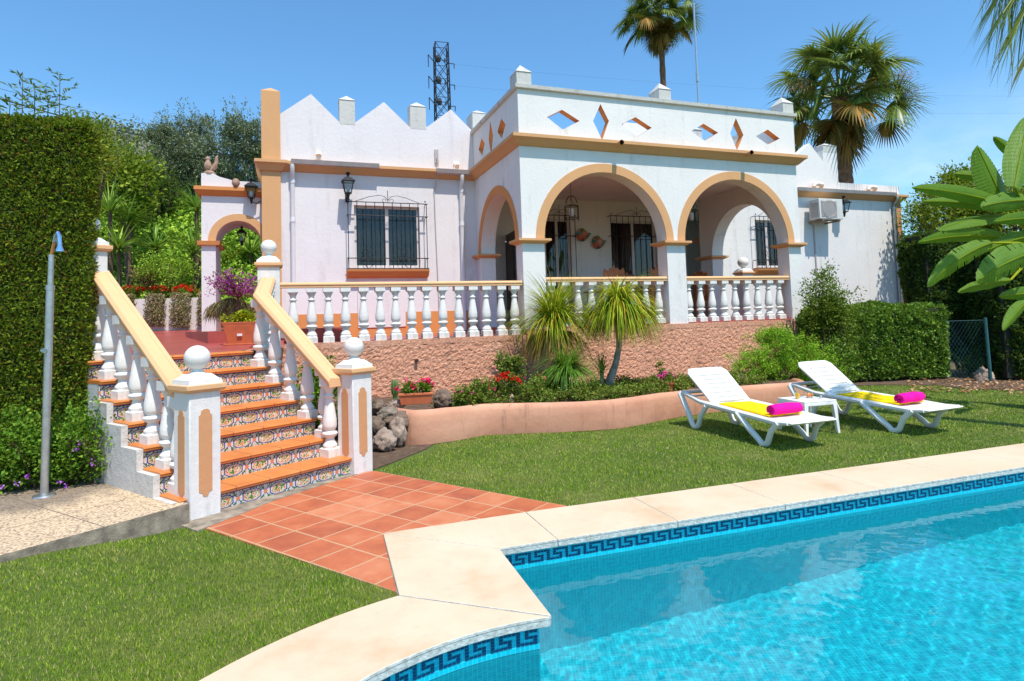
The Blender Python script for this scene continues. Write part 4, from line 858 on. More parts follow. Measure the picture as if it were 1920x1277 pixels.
# door
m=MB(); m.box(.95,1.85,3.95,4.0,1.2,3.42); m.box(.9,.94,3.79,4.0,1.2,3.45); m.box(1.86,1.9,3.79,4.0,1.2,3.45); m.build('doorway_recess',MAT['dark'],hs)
d_=MB(); d_.box(0,.045,-.82,0,0,2.18); 
for z0_,z1_ in ((.2,.9),(1.05,1.95)): d_.box(-.012,0,-.7,-.12,z0_,z1_)
do=d_.build('door',MAT['doorwood'],hs,loc=(.97,3.6,ZF),rz=R(-6),bevel=.006)
m=MB(); m.tube([(-.02,-.74,1.0),(-.07,-.74,1.0),(-.07,-.66,1.0)],.012,8); m.build('handle',MAT['steel'],do)
# ---------------- gateway on the left
GT=3.1; gw=thing('garden_gateway','white arched gateway with peach trim left of the house, under the stone bird','gateway',W(-4.46,GT),YAW)
def gx(s): return s+4.46
zg=3.24; gc,gri,gro=-4.905,.42,.56
outg=[(gx(-5.58),1.2),(gx(gc-gri),1.2)]+arcpts(gx(gc),zg,gri,180,0,20)+[(gx(gc+gri),1.2),(gx(-4.46),1.2),(gx(-4.46),4.46),(gx(-4.99),4.47),(gx(-5.05),4.49),(gx(-5.25),4.54),(gx(-5.36),4.60),(gx(-5.58),4.60)]
m=MB(); m.slab(outg,[],0,.95); m.build('gateway_wall',MAT['whiteL'],gw)
m=MB(); trim(m,gx(gc),zg,gri-.002,gro,-.012,.001); m.build('arch_trim',MAT['peach'],gw)
m=MB(); m.sweep([(gx(-5.58),.95),(gx(-5.58),0),(0,0)],[(-.02,4.14),(.04,4.16),(.12,4.25),(.12,4.32),(-.02,4.33)]); m.build('cornice',MAT['orange'],gw)
for y0,y1 in ((0,.26),(.7,.95)):
    m=MB(); m.frust(gx(-5.64),gx(gc-gri)+.07,y0-.06,y1+.02,3.16,3.24,-.015); m.build('capital',MAT['orange'],gw)
m=MB(); m.lathe([(.05,0),(.075,.05),(.07,.11),(.04,.15)],10,(gx(-4.945),-.10,4.34)); m.box(gx(-4.98),gx(-4.91),-.12,0,4.33,4.42); m.build('lion_spout',MAT['stone'],gw,smooth=True)
# stone bird
m=MB(); m.lathe([(.12,0),(.12,.03),(.06,.07)],10); vs=[]
m.lathe([(.02,.05),(.055,.09),(.075,.15),(.07,.2),(.05,.25),(.035,.28),(.045,.31),(.04,.34),(.015,.365)],12,(-.03,0,0)); m.tube([(.02,0,.08),(.09,0,.16),(.13,0,.27),(.13,0,.37),(.16,0,.38)],[.05,.05,.035,.025,.02],8); m.tube([(-.05,0,.33),(-.1,0,.31)],[.02,.004],6)
g_=W(-5.44,3.2,4.60); tag(m.build('stone_bird',MAT['stone'],loc=g_,rz=YAW,smooth=True),'weathered stone bird statue perched on the gateway parapet','statue')
# red step
m=MB(); sp_=[D(390,640,9.6),D(520,640,10.2)]; a=sp_[0];b=sp_[1]; d=(b-a).normalized(); nb=Vector((-d.y,d.x,0))
p=[(a.x,a.y),(b.x+1,b.y+.3),(b.x+1+nb.x*2,b.y+.3+nb.y*2),(a.x+nb.x*2.5,a.y+nb.y*2.5)]
m.prism(p,ZT-.05,a.z+.15); struct(m.build('patio_step',MAT['redfloor']))
# ---------------- wall lanterns
def wall_lamp(loc,rz,label,arm=.18,up=True,s=1.0):
    t=thing('wall_lantern',label,'wall lamp',loc,rz,'black wall lanterns'); t.scale=(s,s,s)
    m=MB(); m.box(-.035,.035,-.015,0,-.14,.05); m.tube([(0,-.01,-.08),(0,-arm*.5,-.13),(0,-arm,-.10),(0,-arm,-.02)],.012,6); m.tube([(0,-arm,-.14),(0,-arm,-.02)],[.012,.04],8); m.build('bracket',MAT['iron'],t,smooth=True)
    m=MB(); a0,a1=.06,.10
    for sx in (-1,1):
        for sy in (-1,1): m.tube([(sx*a0,-arm+sy*a0,0),(sx*a1,-arm+sy*a1,.22)],.008,5)
    m.box(-.065,.065,-arm-.065,-arm+.065,-.02,0); m.frust(-.13,.13,-arm-.13,-arm+.13,.22,.30,.075); m.box(-.12,.12,-arm-.12,-arm+.12,.205,.22); m.lathe([(.045,.30),(.02,.33),(.035,.37),(.05,.39),(.02,.41)],8,(0,-arm,0)); m.build('cage',MAT['iron'],t)
    m=MB(); m.frust(-.056,.056,-arm-.056,-arm+.056,.001,.20,-.035); m.build('glass',MAT['lampglass'],t)
    m=MB(); m.lathe([(.02,.0),(.035,.04),(.04,.09),(.02,.13)],8,(0,-arm,0)); m.build('lamp_bulb',MAT['bulb'],t,smooth=True); return t
wall_lamp(W(-2.80,2.9,4.22),YAW,'black wall lantern above the upper left corner of the barred window',.28,s=1.05)
wall_lamp(W(10.78,2.9,4.25),YAW,'black wall lantern beside the air conditioner on the right wing',.24,s=1.1)
wall_lamp(W(-4.47,2.95,4.12),YAW-PI/2,'black wall lantern on the peach corner pier beside the gateway',.20,s=.95)
wall_lamp(W(-4.88,3.60,3.32),YAW,'small black lantern hanging inside the gateway arch',.0,s=.75)
# ---------------- hanging lanterns in the porch
def hang(s,t,zt,zb,label,rz):
    h=thing('hanging_lantern',label,'pendant lamp',W(s,t,zt),rz,'hexagonal lanterns hanging in the porch'); z=zb-zt; 
    m=MB(); m.lathe([(.06,0),(.055,-.02),(.015,-.05)],12); m.tube([(0,0,-.04),(0,0,z+.50)],.006,6)
    for k in range(6):
        a=k*PI/3; c,s_=math.cos(a),math.sin(a); r=.155
        m.tube([(c*.02,s_*.02,z+.50),(c*.07,s_*.07,z+.48),(c*.115,s_*.115,z+.42),(c*.135,s_*.135,z+.34)],.006,5); m.tube([(c*r,s_*r,z+.28),(c*r,s_*r,z-.03)],.008,5)
        c2,s2=math.cos(a+PI/3),math.sin(a+PI/3)
        for zz in (z+.28,z+.02): m.tube([(c*r,s_*r,zz),(c2*r,s2*r,zz)],.008,5)
        m.tube([(0,0,z+.30),(c*r,s_*r,z+.28)],.005,5)
    m.build('frame',MAT['iron'],h,smooth=True)
    m=MB(); m.lathe([(.04,z+.06),(.055,z+.12),(.055,z+.22),(.03,z+.25)],12); m.build('lamp_bulb',MAT['bulb'],h,smooth=True)
hang(F(1072,400,1.4)[0],1.4,4.47,F(1072,411,1.4)[2]-.0,'black iron hexagonal lantern hanging in the left porch arch',.3)
hang(F(1296,400,1.4)[0],1.4,4.47,F(1296,418,1.4)[2]-.0,'black iron hexagonal lantern partly hidden by the middle porch column',.8)
# plates on the back wall
for px,py,l in ((1090,441,'upper left of two ceramic wall plates painted with orange fruit and green leaves'),(1119,455,'lower right of two ceramic wall plates painted with orange fruit and green leaves')):
    s,t,z=F(px,py,3.58); m=MB(); m.M=Matrix.Rotation(PI/2,4,'X')
    m.lathe([(.01,.0),(.10,.005),(.16,.03),(.165,.035),(.15,.03),(.01,.015)],20); m.M=None
    for k in range(3): m.box(.1+.04*k,.17+.04*k,-.035,-.01,-.09+.05*k,-.04+.05*k,1)
    m.box(-.04,.06,-.04,-.01,.09,.17,1)
    tag(m.build('wall_plate',[MAT['plate'],MAT['darkleaf'] if 'darkleaf' in MAT else FO['cactus']],loc=W(s,t,z),rz=YAW),l,'wall plate','painted plates on the porch wall')
m=MB(); m.M=Matrix.Rotation(PI/2,4,'X'); m.lathe([(.01,0),(.07,.01),(.08,.02),(.01,.03)],16); s,t,z=F(1305,452,3.58); tag(m.build('wall_plate',MAT['wood'],loc=W(s,t,z),rz=YAW),'small brown oval plaque on the porch wall behind the right arch','wall plate')
# air conditioner
ac=thing('air_conditioner','white outdoor air conditioning unit on brackets on the right wing wall','air conditioner',W(10.04,2.9,3.98),YAW)
m=MB(); m.box(-.42,.42,-.50,-.14,0,.56); m.build('casing',simple('aircon_grey_white',(.60,.60,.56),.5,var=.06),ac,bevel=.01)
m=MB(); 
for i in range(15): m.box(-.36,.20,-.512,-.502,.06+i*.03,.073+i*.03)
m.tube([(-.08+.24*math.cos(a),-.515,.28+.24*math.sin(a)) for a in np.linspace(0,2*PI,25)],.006,5)
for i in range(14): m.box(-.434,-.422,-.47,-.18,.06+i*.03,.072+i*.03)
m.build('fan_grille',MAT['grey_gutter'],ac)
m=MB(); 
for x_ in (-.3,.3): m.box(x_-.02,x_+.02,-.50,0,-.06,-.02)
m.box(-.4,.4,-.34,-.30,-.02,0); m.build('bracket',simple('rusty_bracket',(.28,.2,.14),.8),ac)
# porch furniture: carved wooden chairs round a table
def chair(loc,rz,label):
    t=thing('carved_chair',label,'chair',loc,rz,'carved wooden chairs on the porch')
    m=MB(); m.box(-.22,.22,-.22,.22,.42,.46); m.build('seat',MAT['wood'],t,bevel=.01)
    for x_ in (-.19,.19):
        for y_ in (-.19,.19): m=MB(); m.tube([(x_,y_,0),(x_,y_,.42)],[.018,.024],8); m.build('leg',MAT['wood'],t,smooth=True)
    m=MB(); top=[(-.23,.46),(.23,.46),(.24,1.12),(.21,1.20),(.17,1.15),(.12,1.14),(.09,1.20),(.04,1.18),(.0,1.26),(-.04,1.18),(-.09,1.20),(-.12,1.14),(-.17,1.15),(-.21,1.20),(-.24,1.12)]
    m.slab(top,[[(-.15,.58),(-.05,.58),(-.04,.85),(-.12,.92)],[(.05,.58),(.15,.58),(.12,.92),(.04,.85)]],.19,.22); m.build('backrest',MAT['wood'],t); return t
for i,(px,t_,r_,l) in enumerate(((1146,1.6,2.9,'carved orange wood chair at the left end of the porch table'),(1183,2.9,0,'carved orange wood chair behind the porch table by the window'),(1222,1.5,3.3,'carved orange wood chair near the middle porch column with its back to the pool'),(1301,2.4,-1.4,'carved orange wood chair behind the right porch balustrade'))):
    s=F(px,510,t_)[0]; chair(W(s,t_,ZF-.008),YAW+r_,l)
tb=thing('porch_table','wooden dining table between the carved chairs on the porch','table',W(3.4,2.25,ZF-.008),YAW)
m=MB(); m.box(-.9,.9,-.4,.4,.71,.75); m.build('tabletop',MAT['wood'],tb,bevel=.01)
for x_ in (-.8,.8):
    for y_ in (-.32,.32): m=MB(); m.tube([(x_,y_,0),(x_,y_,.71)],.035,8); m.build('leg',MAT['wood'],tb,smooth=True)
# grey post beyond the right porch arch
s_,t_,z_=F(1393,492,2.0); newel((W(s_,2.0).x,W(s_,2.0).y,ZF),YAW,z_-ZF-.17-.13,.30,'white ball topped post beyond the right porch arch before the wing window',panel=False,ballr=.13)
# ---------------- roofscape behind: mast, pylon, wires
pm=D(1310,200,26); m=MB(); m.tube([(0,0,-1),(0,0,15)],.045,6); m.tube([(-.25,0,8.2),(.25,0,8.2)],.02,5); m.tube([(0,-.0,11.5),(0,.0,11.9)],.07,6); tag(m.build('radio_mast',MAT['steel'],loc=(pm.x,pm.y,0)),'thin tall metal antenna mast rising behind the porch roof','mast')
# pylon
PD=95.; pb=D(831,260,PD); ptop=D(831,84,PD); x0=pb.x; wt=(845-819)/FPX*PD
py=thing('lattice_pylon','dark steel lattice power pylon rising behind the zigzag parapet','pylon',(x0,PD,0),R(14))
m=MB(); H0,H1=10,ptop.z; nlev=12; pts=[]
for k in range(nlev+1):
    f=k/nlev; w=wt/2*(1.25-.3*f); z=H0+(H1-H0)*f; pts.append([(sx*w,sy*w,z) for sx,sy in ((-1,-1),(1,-1),(1,1),(-1,1))])
for k in range(nlev):
    for c_ in range(4):
        d2=(c_+1)%4; m.tube([pts[k][c_],pts[k+1][c_]],.10,4); m.tube([pts[k][c_],pts[k+1][d2]],.05,4); m.tube([pts[k][d2],pts[k+1][c_]],.05,4); m.tube([pts[k+1][c_],pts[k+1][d2]],.055,4)
m.build('lattice',MAT['wire'],py)
for sx in (-1,1):
    for i,py_ in enumerate((120,160,200)):
        z=D(831,py_-2,PD).z; m=MB(); l=wt*.45; m.tube([(sx*wt*.5,0,z),(sx*(wt*.5+l),0,z+(.0 if sx>0 else 1.2))],.07,4); m.tube([(sx*(wt*.5+l),0,z+(.0 if sx>0 else 1.2)),(sx*(wt*.5+l),0,z-.8)],[.08,.06],5); m.build('cross_arm',MAT['wire'],py)
        m=MB(); m.lathe([(.3,-.5),(.45,0),(.3,.5)],8,(-wt*.28,-wt*.5,z+.2)) if sx<0 else m.lathe([(.12,-.3),(.12,.3)],6,(wt*.2,-wt*.5,z)); m.build('drum',MAT['wire'],py)
def wire(a,b,ya,yb,r,label,sag=1.0):
    A=D(*a,ya);B=D(*b,yb); m=MB(); pts=[A.lerp(B,i/14)-Vector((0,0,sag*4*(i/14)*(1-i/14))) for i in range(15)]; m.tube(pts,r,4); tag(m.build('overhead_wire',MAT['wire'],world=tuple(A)),label,'wire','overhead wires')
wire((-30,176),(490,290),40,60,.045,'thick dark overhead wire crossing the sky above the left hedge',.6); wire((-30,158),(490,272),42,60,.014,'thin overhead wire running above the thicker one over the left hedge',.4)
for i,(y0,y1) in enumerate(((120,150),(160,182),(121,150))): 
    if i<2: wire((846,y0),(1960,y1+30),PD,120,.008,('topmost','middle')[i]+' faint power line leaving the pylon to the right',1.5)
# ============================================================ GARDEN FURNITURE
def lounger(loc,rz,label):
    t=thing('sun_lounger',label,'sun lounger',loc,rz,'white plastic sun loungers on the lawn')
    w=.31; P=MAT['plastic']
    m=MB()
    for sy in (-1,1):
        y=sy*w; m.tube([(.0,y,.44),(.10,y,.435),(.42,y,.36),(.60,y,.345),(1.5,y,.30),(1.78,y,.285),(1.93,y,.30)],[.026,.03,.03,.034,.034,.03,.022],8)
    m.tube([(.02,-w,.44),(.02,w,.44)],.026,8); m.tube([(1.93,-w,.30),(1.93,w,.30)],.02,8); m.build('frame',P,t,smooth=True)
    m=MB(); m.slab([(.58,.345),(1.1,.325),(1.75,.30),(1.97,.315),(1.985,.30),(1.75,.27),(1.1,.295),(.58,.315)],[],-w-.005,w+.005); m.build('bed_panel',P,t,bevel=.008)
    # backrest with rounded corners and moulded ribs
    bk=[]; BL=.67; hw=.30
    ol=[(0,-hw*.93),(BL-.07,-hw),(BL-.02,-hw*.93),(BL,-hw*.8),(BL,hw*.8),(BL-.02,hw*.93),(BL-.07,hw),(0,hw*.93)]
    an=R(180-37); Mb=Matrix.Translation((.66,0,.345))@Matrix.Rotation(-an,4,'Y')
    m=MB(Mb); m.prism(ol,-.012,.012); b=m.build('backrest',P,t,bevel=.006)
    m=MB(Mb)
    for sy in (-1,1): m.tube([(0,sy*hw*.93,.0),(BL-.07,sy*hw,.0),(BL-.01,sy*hw*.86,0),(BL,sy*hw*.6,0)],.019,8)
    m.tube([(BL,-hw*.6,0),(BL,hw*.6,0)],.019,8); m.build('rim',P,b,smooth=True)
    m=MB(Mb)
    for i in range(7):
        x0=.035+i*.082; vs=[];fs=[]; nx=10
        for j in range(nx+1):
            y=-.245+.49*j/nx; sg=.016*(1-(2*j/nx-1)**2); tpr=1-.75*abs(2*j/nx-1)**5
            for (dx,dz) in ((0,.0),(.003,.038),(.028,.050),(.050,.040),(.054,.0)): vs.append((x0+dx-sg,y,-.004-dz*tpr))
        for j in range(nx):
            for k in range(4): q=j*5+k; fs.append((q,q+1,q+6,q+5))
        m.add(vs,fs)
    m.build('ribs',P,b,smooth=True)
    for x0,xt,xb,zt in ((.0,.56,.30,.43),(1.14,1.80,1.55,.315)):
        for sy in (-1,1):
            y=sy*(w+.012); m=MB()
            pth=[(x0,y,zt),(x0+(xb-x0)*.55,y,zt*.45),(xb-.06,y,.06),(xb-.02,y,.024),(xb+.03,y,.02),(xb+.075,y,.05),(xb+(xt-xb)*.55,y,.19),(xt,y,.325 if xt<1 else .29)]
            m.tube(pth,[.038,.037,.034,.034,.034,.034,.033,.034],8); m.build('leg',P,t,smooth=True)
    m=MB(); m.tube([(.18,-w,.405),(.18,w,.405)],.012,6); m.tube([(.30,-.1,.37),(.36,-.12,.52)],.012,6); m.build('back_support',P,t,smooth=True)
    return t
dirL=Vector((.33,-.944,0)).normalized(); AL=math.atan2(dirL.y,dirL.x)
vb=Vector((2.76,6.95,0)); side=Vector((-dirL.y,dirL.x,0))
def lorg(nearfoot): return nearfoot-dirL*1.57+side*.322
l1=lorg(vb); l2=lorg(Vector((4.47,7.47,0)))
lounger(l1,AL,'white sun lounger nearer the camera, left of the small table'); lounger(l2,AL+R(3),'white sun lounger right of the small table, nearer the hedge')
def towels(lo,A,lab):
    def P(x,y,z): return lo+Vector((math.cos(A)*x-math.sin(A)*y,math.sin(A)*x+math.cos(A)*y,z))
    m=MB(); prof=[]; vs=[];fs=[];n=26
    for i in range(n+1):
        x=.70+.86*i/n; zb=.352-(x-.58)*.0375 if x<1.75 else .31
        for j in range(7):
            y=-.235+.47*j/6; vs.append((x+.012*noise.noise(Vector((j*2.,7,lo.x))),y+.010*noise.noise(Vector((x*5,lo.x,3))),zb+.010+.011*noise.noise(Vector((x*7,y*6,lo.x))))) 
        
    for i in range(n):
        for j in range(6): k=i*7+j; fs.append((k,k+1,k+8,k+7))
    q=len(vs); m.add(vs,fs); o=m.build('beach_towel',MAT['yellow'],loc=P(0,0,0),rz=A,smooth=True); s=o.modifiers.new('s','SOLIDIFY'); s.thickness=.016; s.offset=0
    tag(o,'yellow towel spread on the '+lab,'towel','yellow towels laid on the loungers')
    m=MB(); r=.072; vs=[];fs=[];ny=14;na=36
    pr=[]; 
    for k in range(na+1):
        a=k/na*2*PI*2.6; rr=.018+(r-.018)*k/na; pr.append((rr*math.cos(a)*1.15,rr*math.sin(a)))
    L_=.205
    for j in range(ny+1):
        y=-L_+2*L_*j/ny; e=(1-.18*abs(2*j/ny-1)**4)*(1+.05*noise.noise(Vector((y*9,1,lo.x))))
        for x_,z_ in pr: vs.append((x_*e+.012*noise.noise(Vector((y*9,x_*14,lo.x))),y,z_*e+.009*noise.noise(Vector((y*9,x_*14,5)))))
    w_=len(pr)
    for j in range(ny):
        for k in range(na): q=j*w_+k; fs.append((q,q+1,q+w_+1,q+w_))
    m.add(vs,fs); o=m.build('rolled_towel',MAT['pink'],loc=P(1.56,0,.312+.078),rz=A,smooth=True); s=o.modifiers.new('s','SOLIDIFY'); s.thickness=.012
    tag(o,'rolled magenta towel at the foot of the '+lab,'towel','rolled magenta towels')
towels(l1,AL,'lounger nearer the camera'); towels(l2,AL+R(3),'lounger beside the hedge')
# side table
tc=(G(1590,810)+G(1481,805))/2; tc=Vector((3.62,7.72,0)); ta=R(20)
t=thing('side_table','small white plastic side table between the two loungers','table',tc,ta-R(4)); m=MB(); a=.235
m.box(-a,a,-a,a,.385,.405); m.box(-a,a,-a,-a+.02,.345,.385); m.box(-a,a,a-.02,a,.345,.385); m.box(-a,-a+.02,-a+.02,a-.02,.345,.385); m.box(a-.02,a,-a+.02,a-.02,.345,.385); m.build('tabletop',MAT['plastic'],t,bevel=.006)
for sx in (-1,1):
    for sy in (-1,1):
        m=MB(); m.add([(sx*(a-.0),sy*(a-.0),.385),(sx*(a-.055),sy*a,.385),(sx*(a-.055),sy*(a-.055),.385),(sx*a,sy*(a-.055),.385),(sx*(a+.015),sy*(a+.015),0),(sx*(a-.02),sy*(a+.015),0),(sx*(a-.02),sy*(a-.02),0),(sx*(a+.015),sy*(a-.02),0)],[(0,1,2,3),(4,7,6,5),(0,4,5,1),(1,5,6,2),(2,6,7,3),(3,7,4,0)]); m.build('leg',MAT['plastic'],t,bevel=.004)
def onT(x,y): return tc+Vector((math.cos(ta)*x-math.sin(ta)*y,math.sin(ta)*x+math.cos(ta)*y,.406))
g=thing('juice_glass','tall clear glass half full of orange juice on the side table','glass',onT(-.12,.02)); m=MB(); m.lathe([(.026,0),(.034,.13),(.0325,.13),(.025,.008),(.001,.008)],20,closed=False); m.build('tumbler',MAT['clear'],g,smooth=True); m=MB(); m.lathe([(.0245,.009),(.0285,.072),(.001,.072)],18,closed=False); m.build('juice',MAT['juice'],g)
g=thing('snack_bowl','low clear glass bowl of orange snacks on the side table','bowl',onT(.07,.02)); m=MB(); m.lathe([(.035,0),(.055,.03),(.058,.075),(.056,.075),(.052,.032),(.03,.006),(.001,.006)],20,closed=False); m.build('glass_bowl',MAT['clear'],g,smooth=True); m=MB()
for i in range(26): a_=rng.random()*6.28; r_=.036*rng.random()**.5; m.ball((r_*math.cos(a_),r_*math.sin(a_),.018+.035*rng.random()),.012,5)
m.build('snacks',MAT['snack'],g,smooth=True)
# shower
b=G(83,930,.16); tp=D(103,440,b.y); t=thing('garden_shower','slim galvanised outdoor shower pole standing on the pebble paving','shower',b)
h=D(97,447,b.y).z-.16
m=MB(); lx=.03; m.lathe([(.085,0),(.08,.012),(.05,.018)],20); m.build('base_plate',MAT['steel'],t,smooth=True)
m=MB(); m.tube([(0,0,.01),(.03,0,h*.80)],.030,14); m.tube([(.03,0,h*.80),(.037,0,h*.935)],.021,12); m.tube([(.0285,0,h*.795),(.0305,0,h*.815)],.034,14); m.build('pole',MAT['steel'],t,smooth=True)
m=MB(); m.tube([(.034,0,h*.93),(.047,0,h*.955),(.075,-.01,h*1.0)],.013,8); m.build('copper_pipe',MAT['copper'],t,smooth=True)
m=MB(); m.tube([(.066,-.005,h*.985),(.082,-.01,h*1.012),(.105,-.02,h*1.02),(.12,-.02,h*1.005),(.122,-.02,h*.985)],.016,10); m.lathe([(.016,0),(.018,-.04),(.030,-.07),(.030,-.085),(.002,-.085)],14,(.122,-.02,h*.985)); m.build('shower_head',MAT['chrome'],t,smooth=True)
m=MB(); m.tube([(.02,-.02,h*.56),(.02,-.06,h*.56)],.014,10); m.tube([(.02,-.06,h*.56),(.035,-.065,h*.56)],.022,10); m.build('tap',MAT['chrome'],t,smooth=True)
# ============================================================ VEGETATION
dark_filler=simple('dark_hedge_filler',(.02,.022,.012),.95,var=.3)  # dark colour of the filler boxes added inside the hedges
def plant(name,label,cat,loc,group=None): return thing(name,label,cat,loc,0,group)
# tall clipped cypress hedge at the left
hp=D(183,600,5.88); hd=thing('cypress_hedge','tall clipped green cypress hedge filling the left edge of the garden','hedge',(hp.x,hp.y,.16),YAW)
boxhedge(hd,None,-4.2,-.09,.03,.42,-.1,3.42,210000,.042,.016,FO['cypress'],simple('cypress_filler',(.03,.038,.008),.95,var=.4,vs=20),wob=.035,rcorner=.07)  # added filler box is dark green-brown here
# loose top growth
# low lantana shrub in front of it
ls=plant('flowering_shrub','low bright green shrub with a few purple flowers at the foot of the tall hedge','shrub',G(90,890,.16))
cs_=[]
for i in range(11):
    f=i/10; c=D(-60+250*f,842-10*math.sin(i),5.28+.32*f); cs_.append((c.x,c.y,.16+.30+.10*math.sin(i*2.3)))
Ps=[];Os=[]
for c in cs_:
    P,o_=clumps(26,c,(.28,.22,.30+.08*rng.random()),34,.045,shell=.4); Ps.append(P);Os.append(o_)
P=np.concatenate(Ps);o_=np.concatenate(Os); k=P[:,2]>.18; P=P[k];o_=o_[k]; q=len(P)
leaves('foliage',P,o_*.5+rvec(q)*.8+np.array([0,0,.3]),rvec(q)*.7+np.array([0,0,1.]),.036*(.6+.7*rng.random(q)),.026,FO['lantana'],ls,tuple(ls.location))
sm=[]
for c in cs_:
    for k in range(5): a=rng.random()*6.28; sm.append(((c[0],c[1],.17),(math.cos(a)*.6,math.sin(a)*.6,1.1),.55,.008,.5))
blades('stems',sm,MAT['bark'],ls,tuple(ls.location),taper=False)
for (x,y) in ((5,912),(112,905),(125,912),(52,895),(143,842),(148,832),(175,868),(30,905)):
    c=D(x,y,5.12+.3*x/190); P=np.array(c)+rng.normal(size=(8,3))*.010; leaves('flower',P,rvec(8),rvec(8),.018,.017,FO['purple'],ls,tuple(ls.location))
# background trees ---------------------------------------------------
def tree(name,label,px,py,dep,rx,rz_,mat,n,per,L,Wd,spread=.16,base=None,barkm='bark',group=None,shell=.45,ry=None,tr_r=.12,cat='tree'):
    c=D(px,py,dep); bz=base if base is not None else 0; t=plant(name,label,cat,(c.x,c.y,bz),group)
    top=c.z-bz
    trunk(t,[(0,0,-.2),(.08,0,top*.35),(-.05,.05,top*.7),(0,0,top+rz_*.3)],[tr_r*1.3,tr_r,tr_r*.75,tr_r*.25],MAT[barkm])
    lm=MB()
    for i in range(7):
        a=i*2.4; e=.5+.4*rng.random(); lm.tube([(0,0,top*.55+i*.04*top),(math.cos(a)*rx*.35,math.sin(a)*rx*.35,top*.75+i*.03),(math.cos(a)*rx*e,math.sin(a)*rx*e,top+rz_*(.1+.4*rng.random()))],[tr_r*.5,tr_r*.3,tr_r*.1],6)
    lm.build('limbs',MAT[barkm],t,smooth=True)
    crown('crown',(c.x,c.y,c.z),(rx,ry or rx,rz_),n,per,spread,L,Wd,mat,t,(c.x,c.y,bz),shell=shell); return t
def olive(label,px,py,dep,lobes,base=3):
    c=D(px,py,dep); t=plant('olive_tree',label,'tree',(c.x,c.y,base)); trunk(t,[(0,0,-.5),(.1,0,.8),(0,0,c.z-base)],[.22,.17,.08],MAT['greybark']); Ps=[];Os=[]; sp=[]
    for lx,ly,rr in lobes:
        q=D(lx,ly,dep+rng.normal()*.5); P,o_=clumps(int(60*rr),(q.x,q.y,q.z),(rr,rr*.9,rr*.8),60,.10,shell=.45); Ps.append(P);Os.append(o_)
        for k in range(int(14*rr)):
            d=rvec(1)[0]; d[2]=abs(d[2])+.5; st_=np.array([q.x,q.y,q.z])+d/np.linalg.norm(d)*rr*.75; L_=.5+.4*rng.random()
            for f in np.linspace(0,1,26): Ps.append((st_+d/np.linalg.norm(d)*L_*f+rng.normal(size=3)*.035)[None]); Os.append(d[None]/np.linalg.norm(d))
        m=MB(); m.tube([(0,0,max(.3,(c.z-base)*.5)),((q.x-c.x)*.5,(q.y-c.y)*.5,(q.z-base)*.75),(q.x-c.x,q.y-c.y,q.z-base)],[.09,.06,.02],6); m.build('limb',MAT['greybark'],t,smooth=True)
    P=np.concatenate(Ps);o_=np.concatenate(Os);q=len(P); leaves('crown',P,o_*.6+rvec(q)*.8,rvec(q)*.7+np.array([0,0,1.]),.13*(.6+.7*rng.random(q)),.036,FO['olive'],t,(c.x,c.y,base))
olive('grey green olive tree above the gateway, left of the tall peach pier',440,300,23,[(470,262,.75),(440,245,.6),(415,285,.9),(455,310,1.0),(400,330,.8),(485,300,.7),(478,345,.7),(425,350,.8)])
olive('grey green olive tree left of the stone bird on the bank',338,318,24,[(300,255,.55),(335,250,.6),(375,240,.55),(360,285,.9),(310,300,.9),(345,330,1.0),(385,310,.8),(290,335,.6),(320,360,.8),(372,360,.8)])
tree('broadleaf_tree','yellow green broad leaved tree just right of the tall cypress hedge',238,350,18,.8,1.15,FO['broad'],70,45,.13,.10,.22,1.6,shell=.35)
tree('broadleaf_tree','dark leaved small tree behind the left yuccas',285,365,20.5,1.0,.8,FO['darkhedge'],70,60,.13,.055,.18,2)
tree('ash_tree','feathery light green tree rising above the left part of the cypress hedge',72,290,10.5,1.1,.5,FO['broad'],110,50,.10,.035,.14,0,shell=.3)
tree('broadleaf_tree','small rounded tree top above the right part of the cypress hedge',165,283,13,.55,.6,FO['broad'],70,50,.10,.04,.12,0,shell=.3)
ash=bpy.data.objects['ash_tree']
def sprig(px,py,dep,h,n):   # an upright shoot with paired leaves
    b=D(px,py,dep); sp=[]
    for i in range(n):
        f=i/n; z=b.z-h/2+h*f; a=i*2.4; r=.32*(1-f)**.6+.06; 
        dd=(math.cos(a),math.sin(a),.5); sp.append(((b.x,b.y,z),dd,r,.02,.5))
    return sp,b
for (x,y,hh) in ((42,180,.85),(65,185,.55),(112,180,.85),(90,200,.5),(18,215,.5)):
    sp,b=sprig(x,y,10.5,hh,13); Pp=[];Dd=[]
    for p0,dd,r,w,dr in sp:
        for k in range(7): f=(k+1)/7; Pp.append((p0[0]+dd[0]*r*f,p0[1]+dd[1]*r*f,p0[2]+dd[2]*r*f*.8)); Dd.append((dd[0]+rng.normal()*.7,dd[1]+rng.normal()*.7,.3))
    leaves('shoot_leaves',np.array(Pp),np.array(Dd),rvec(len(Pp))+np.array([0,0,1.]),.11,.03,FO['loose'],ash,tuple(ash.location))['kind']='stuff'
    m=MB(Matrix.Translation(-ash.location)); m.tube([(b.x,b.y,b.z-hh),(b.x,b.y,b.z+hh*.5)],[.012,.004],5); m.build('shoot_stem',MAT['bark'],ash)
# far wooded hill: trees as one mass
P=[]
q=2600; xx=-220+200*rng.random(q); yy=110+110*rng.random(q); zz=np.array([hillf(a,b) for a,b in zip(xx,yy)]); k=zz>4; cc=np.stack([xx,yy,zz+1.0],1)[k]
P=np.repeat(cc,26,0)+rng.normal(size=(len(cc)*26,3))*np.array([1.5,1.5,1.1]); n_=len(P)
tag(leaves('hillside_trees',P,rvec(n_),rvec(n_)+np.array([0,0,1.]),1.0,.7,FO['olive']),'distant olive covered hillside','hillside trees',kind='stuff')
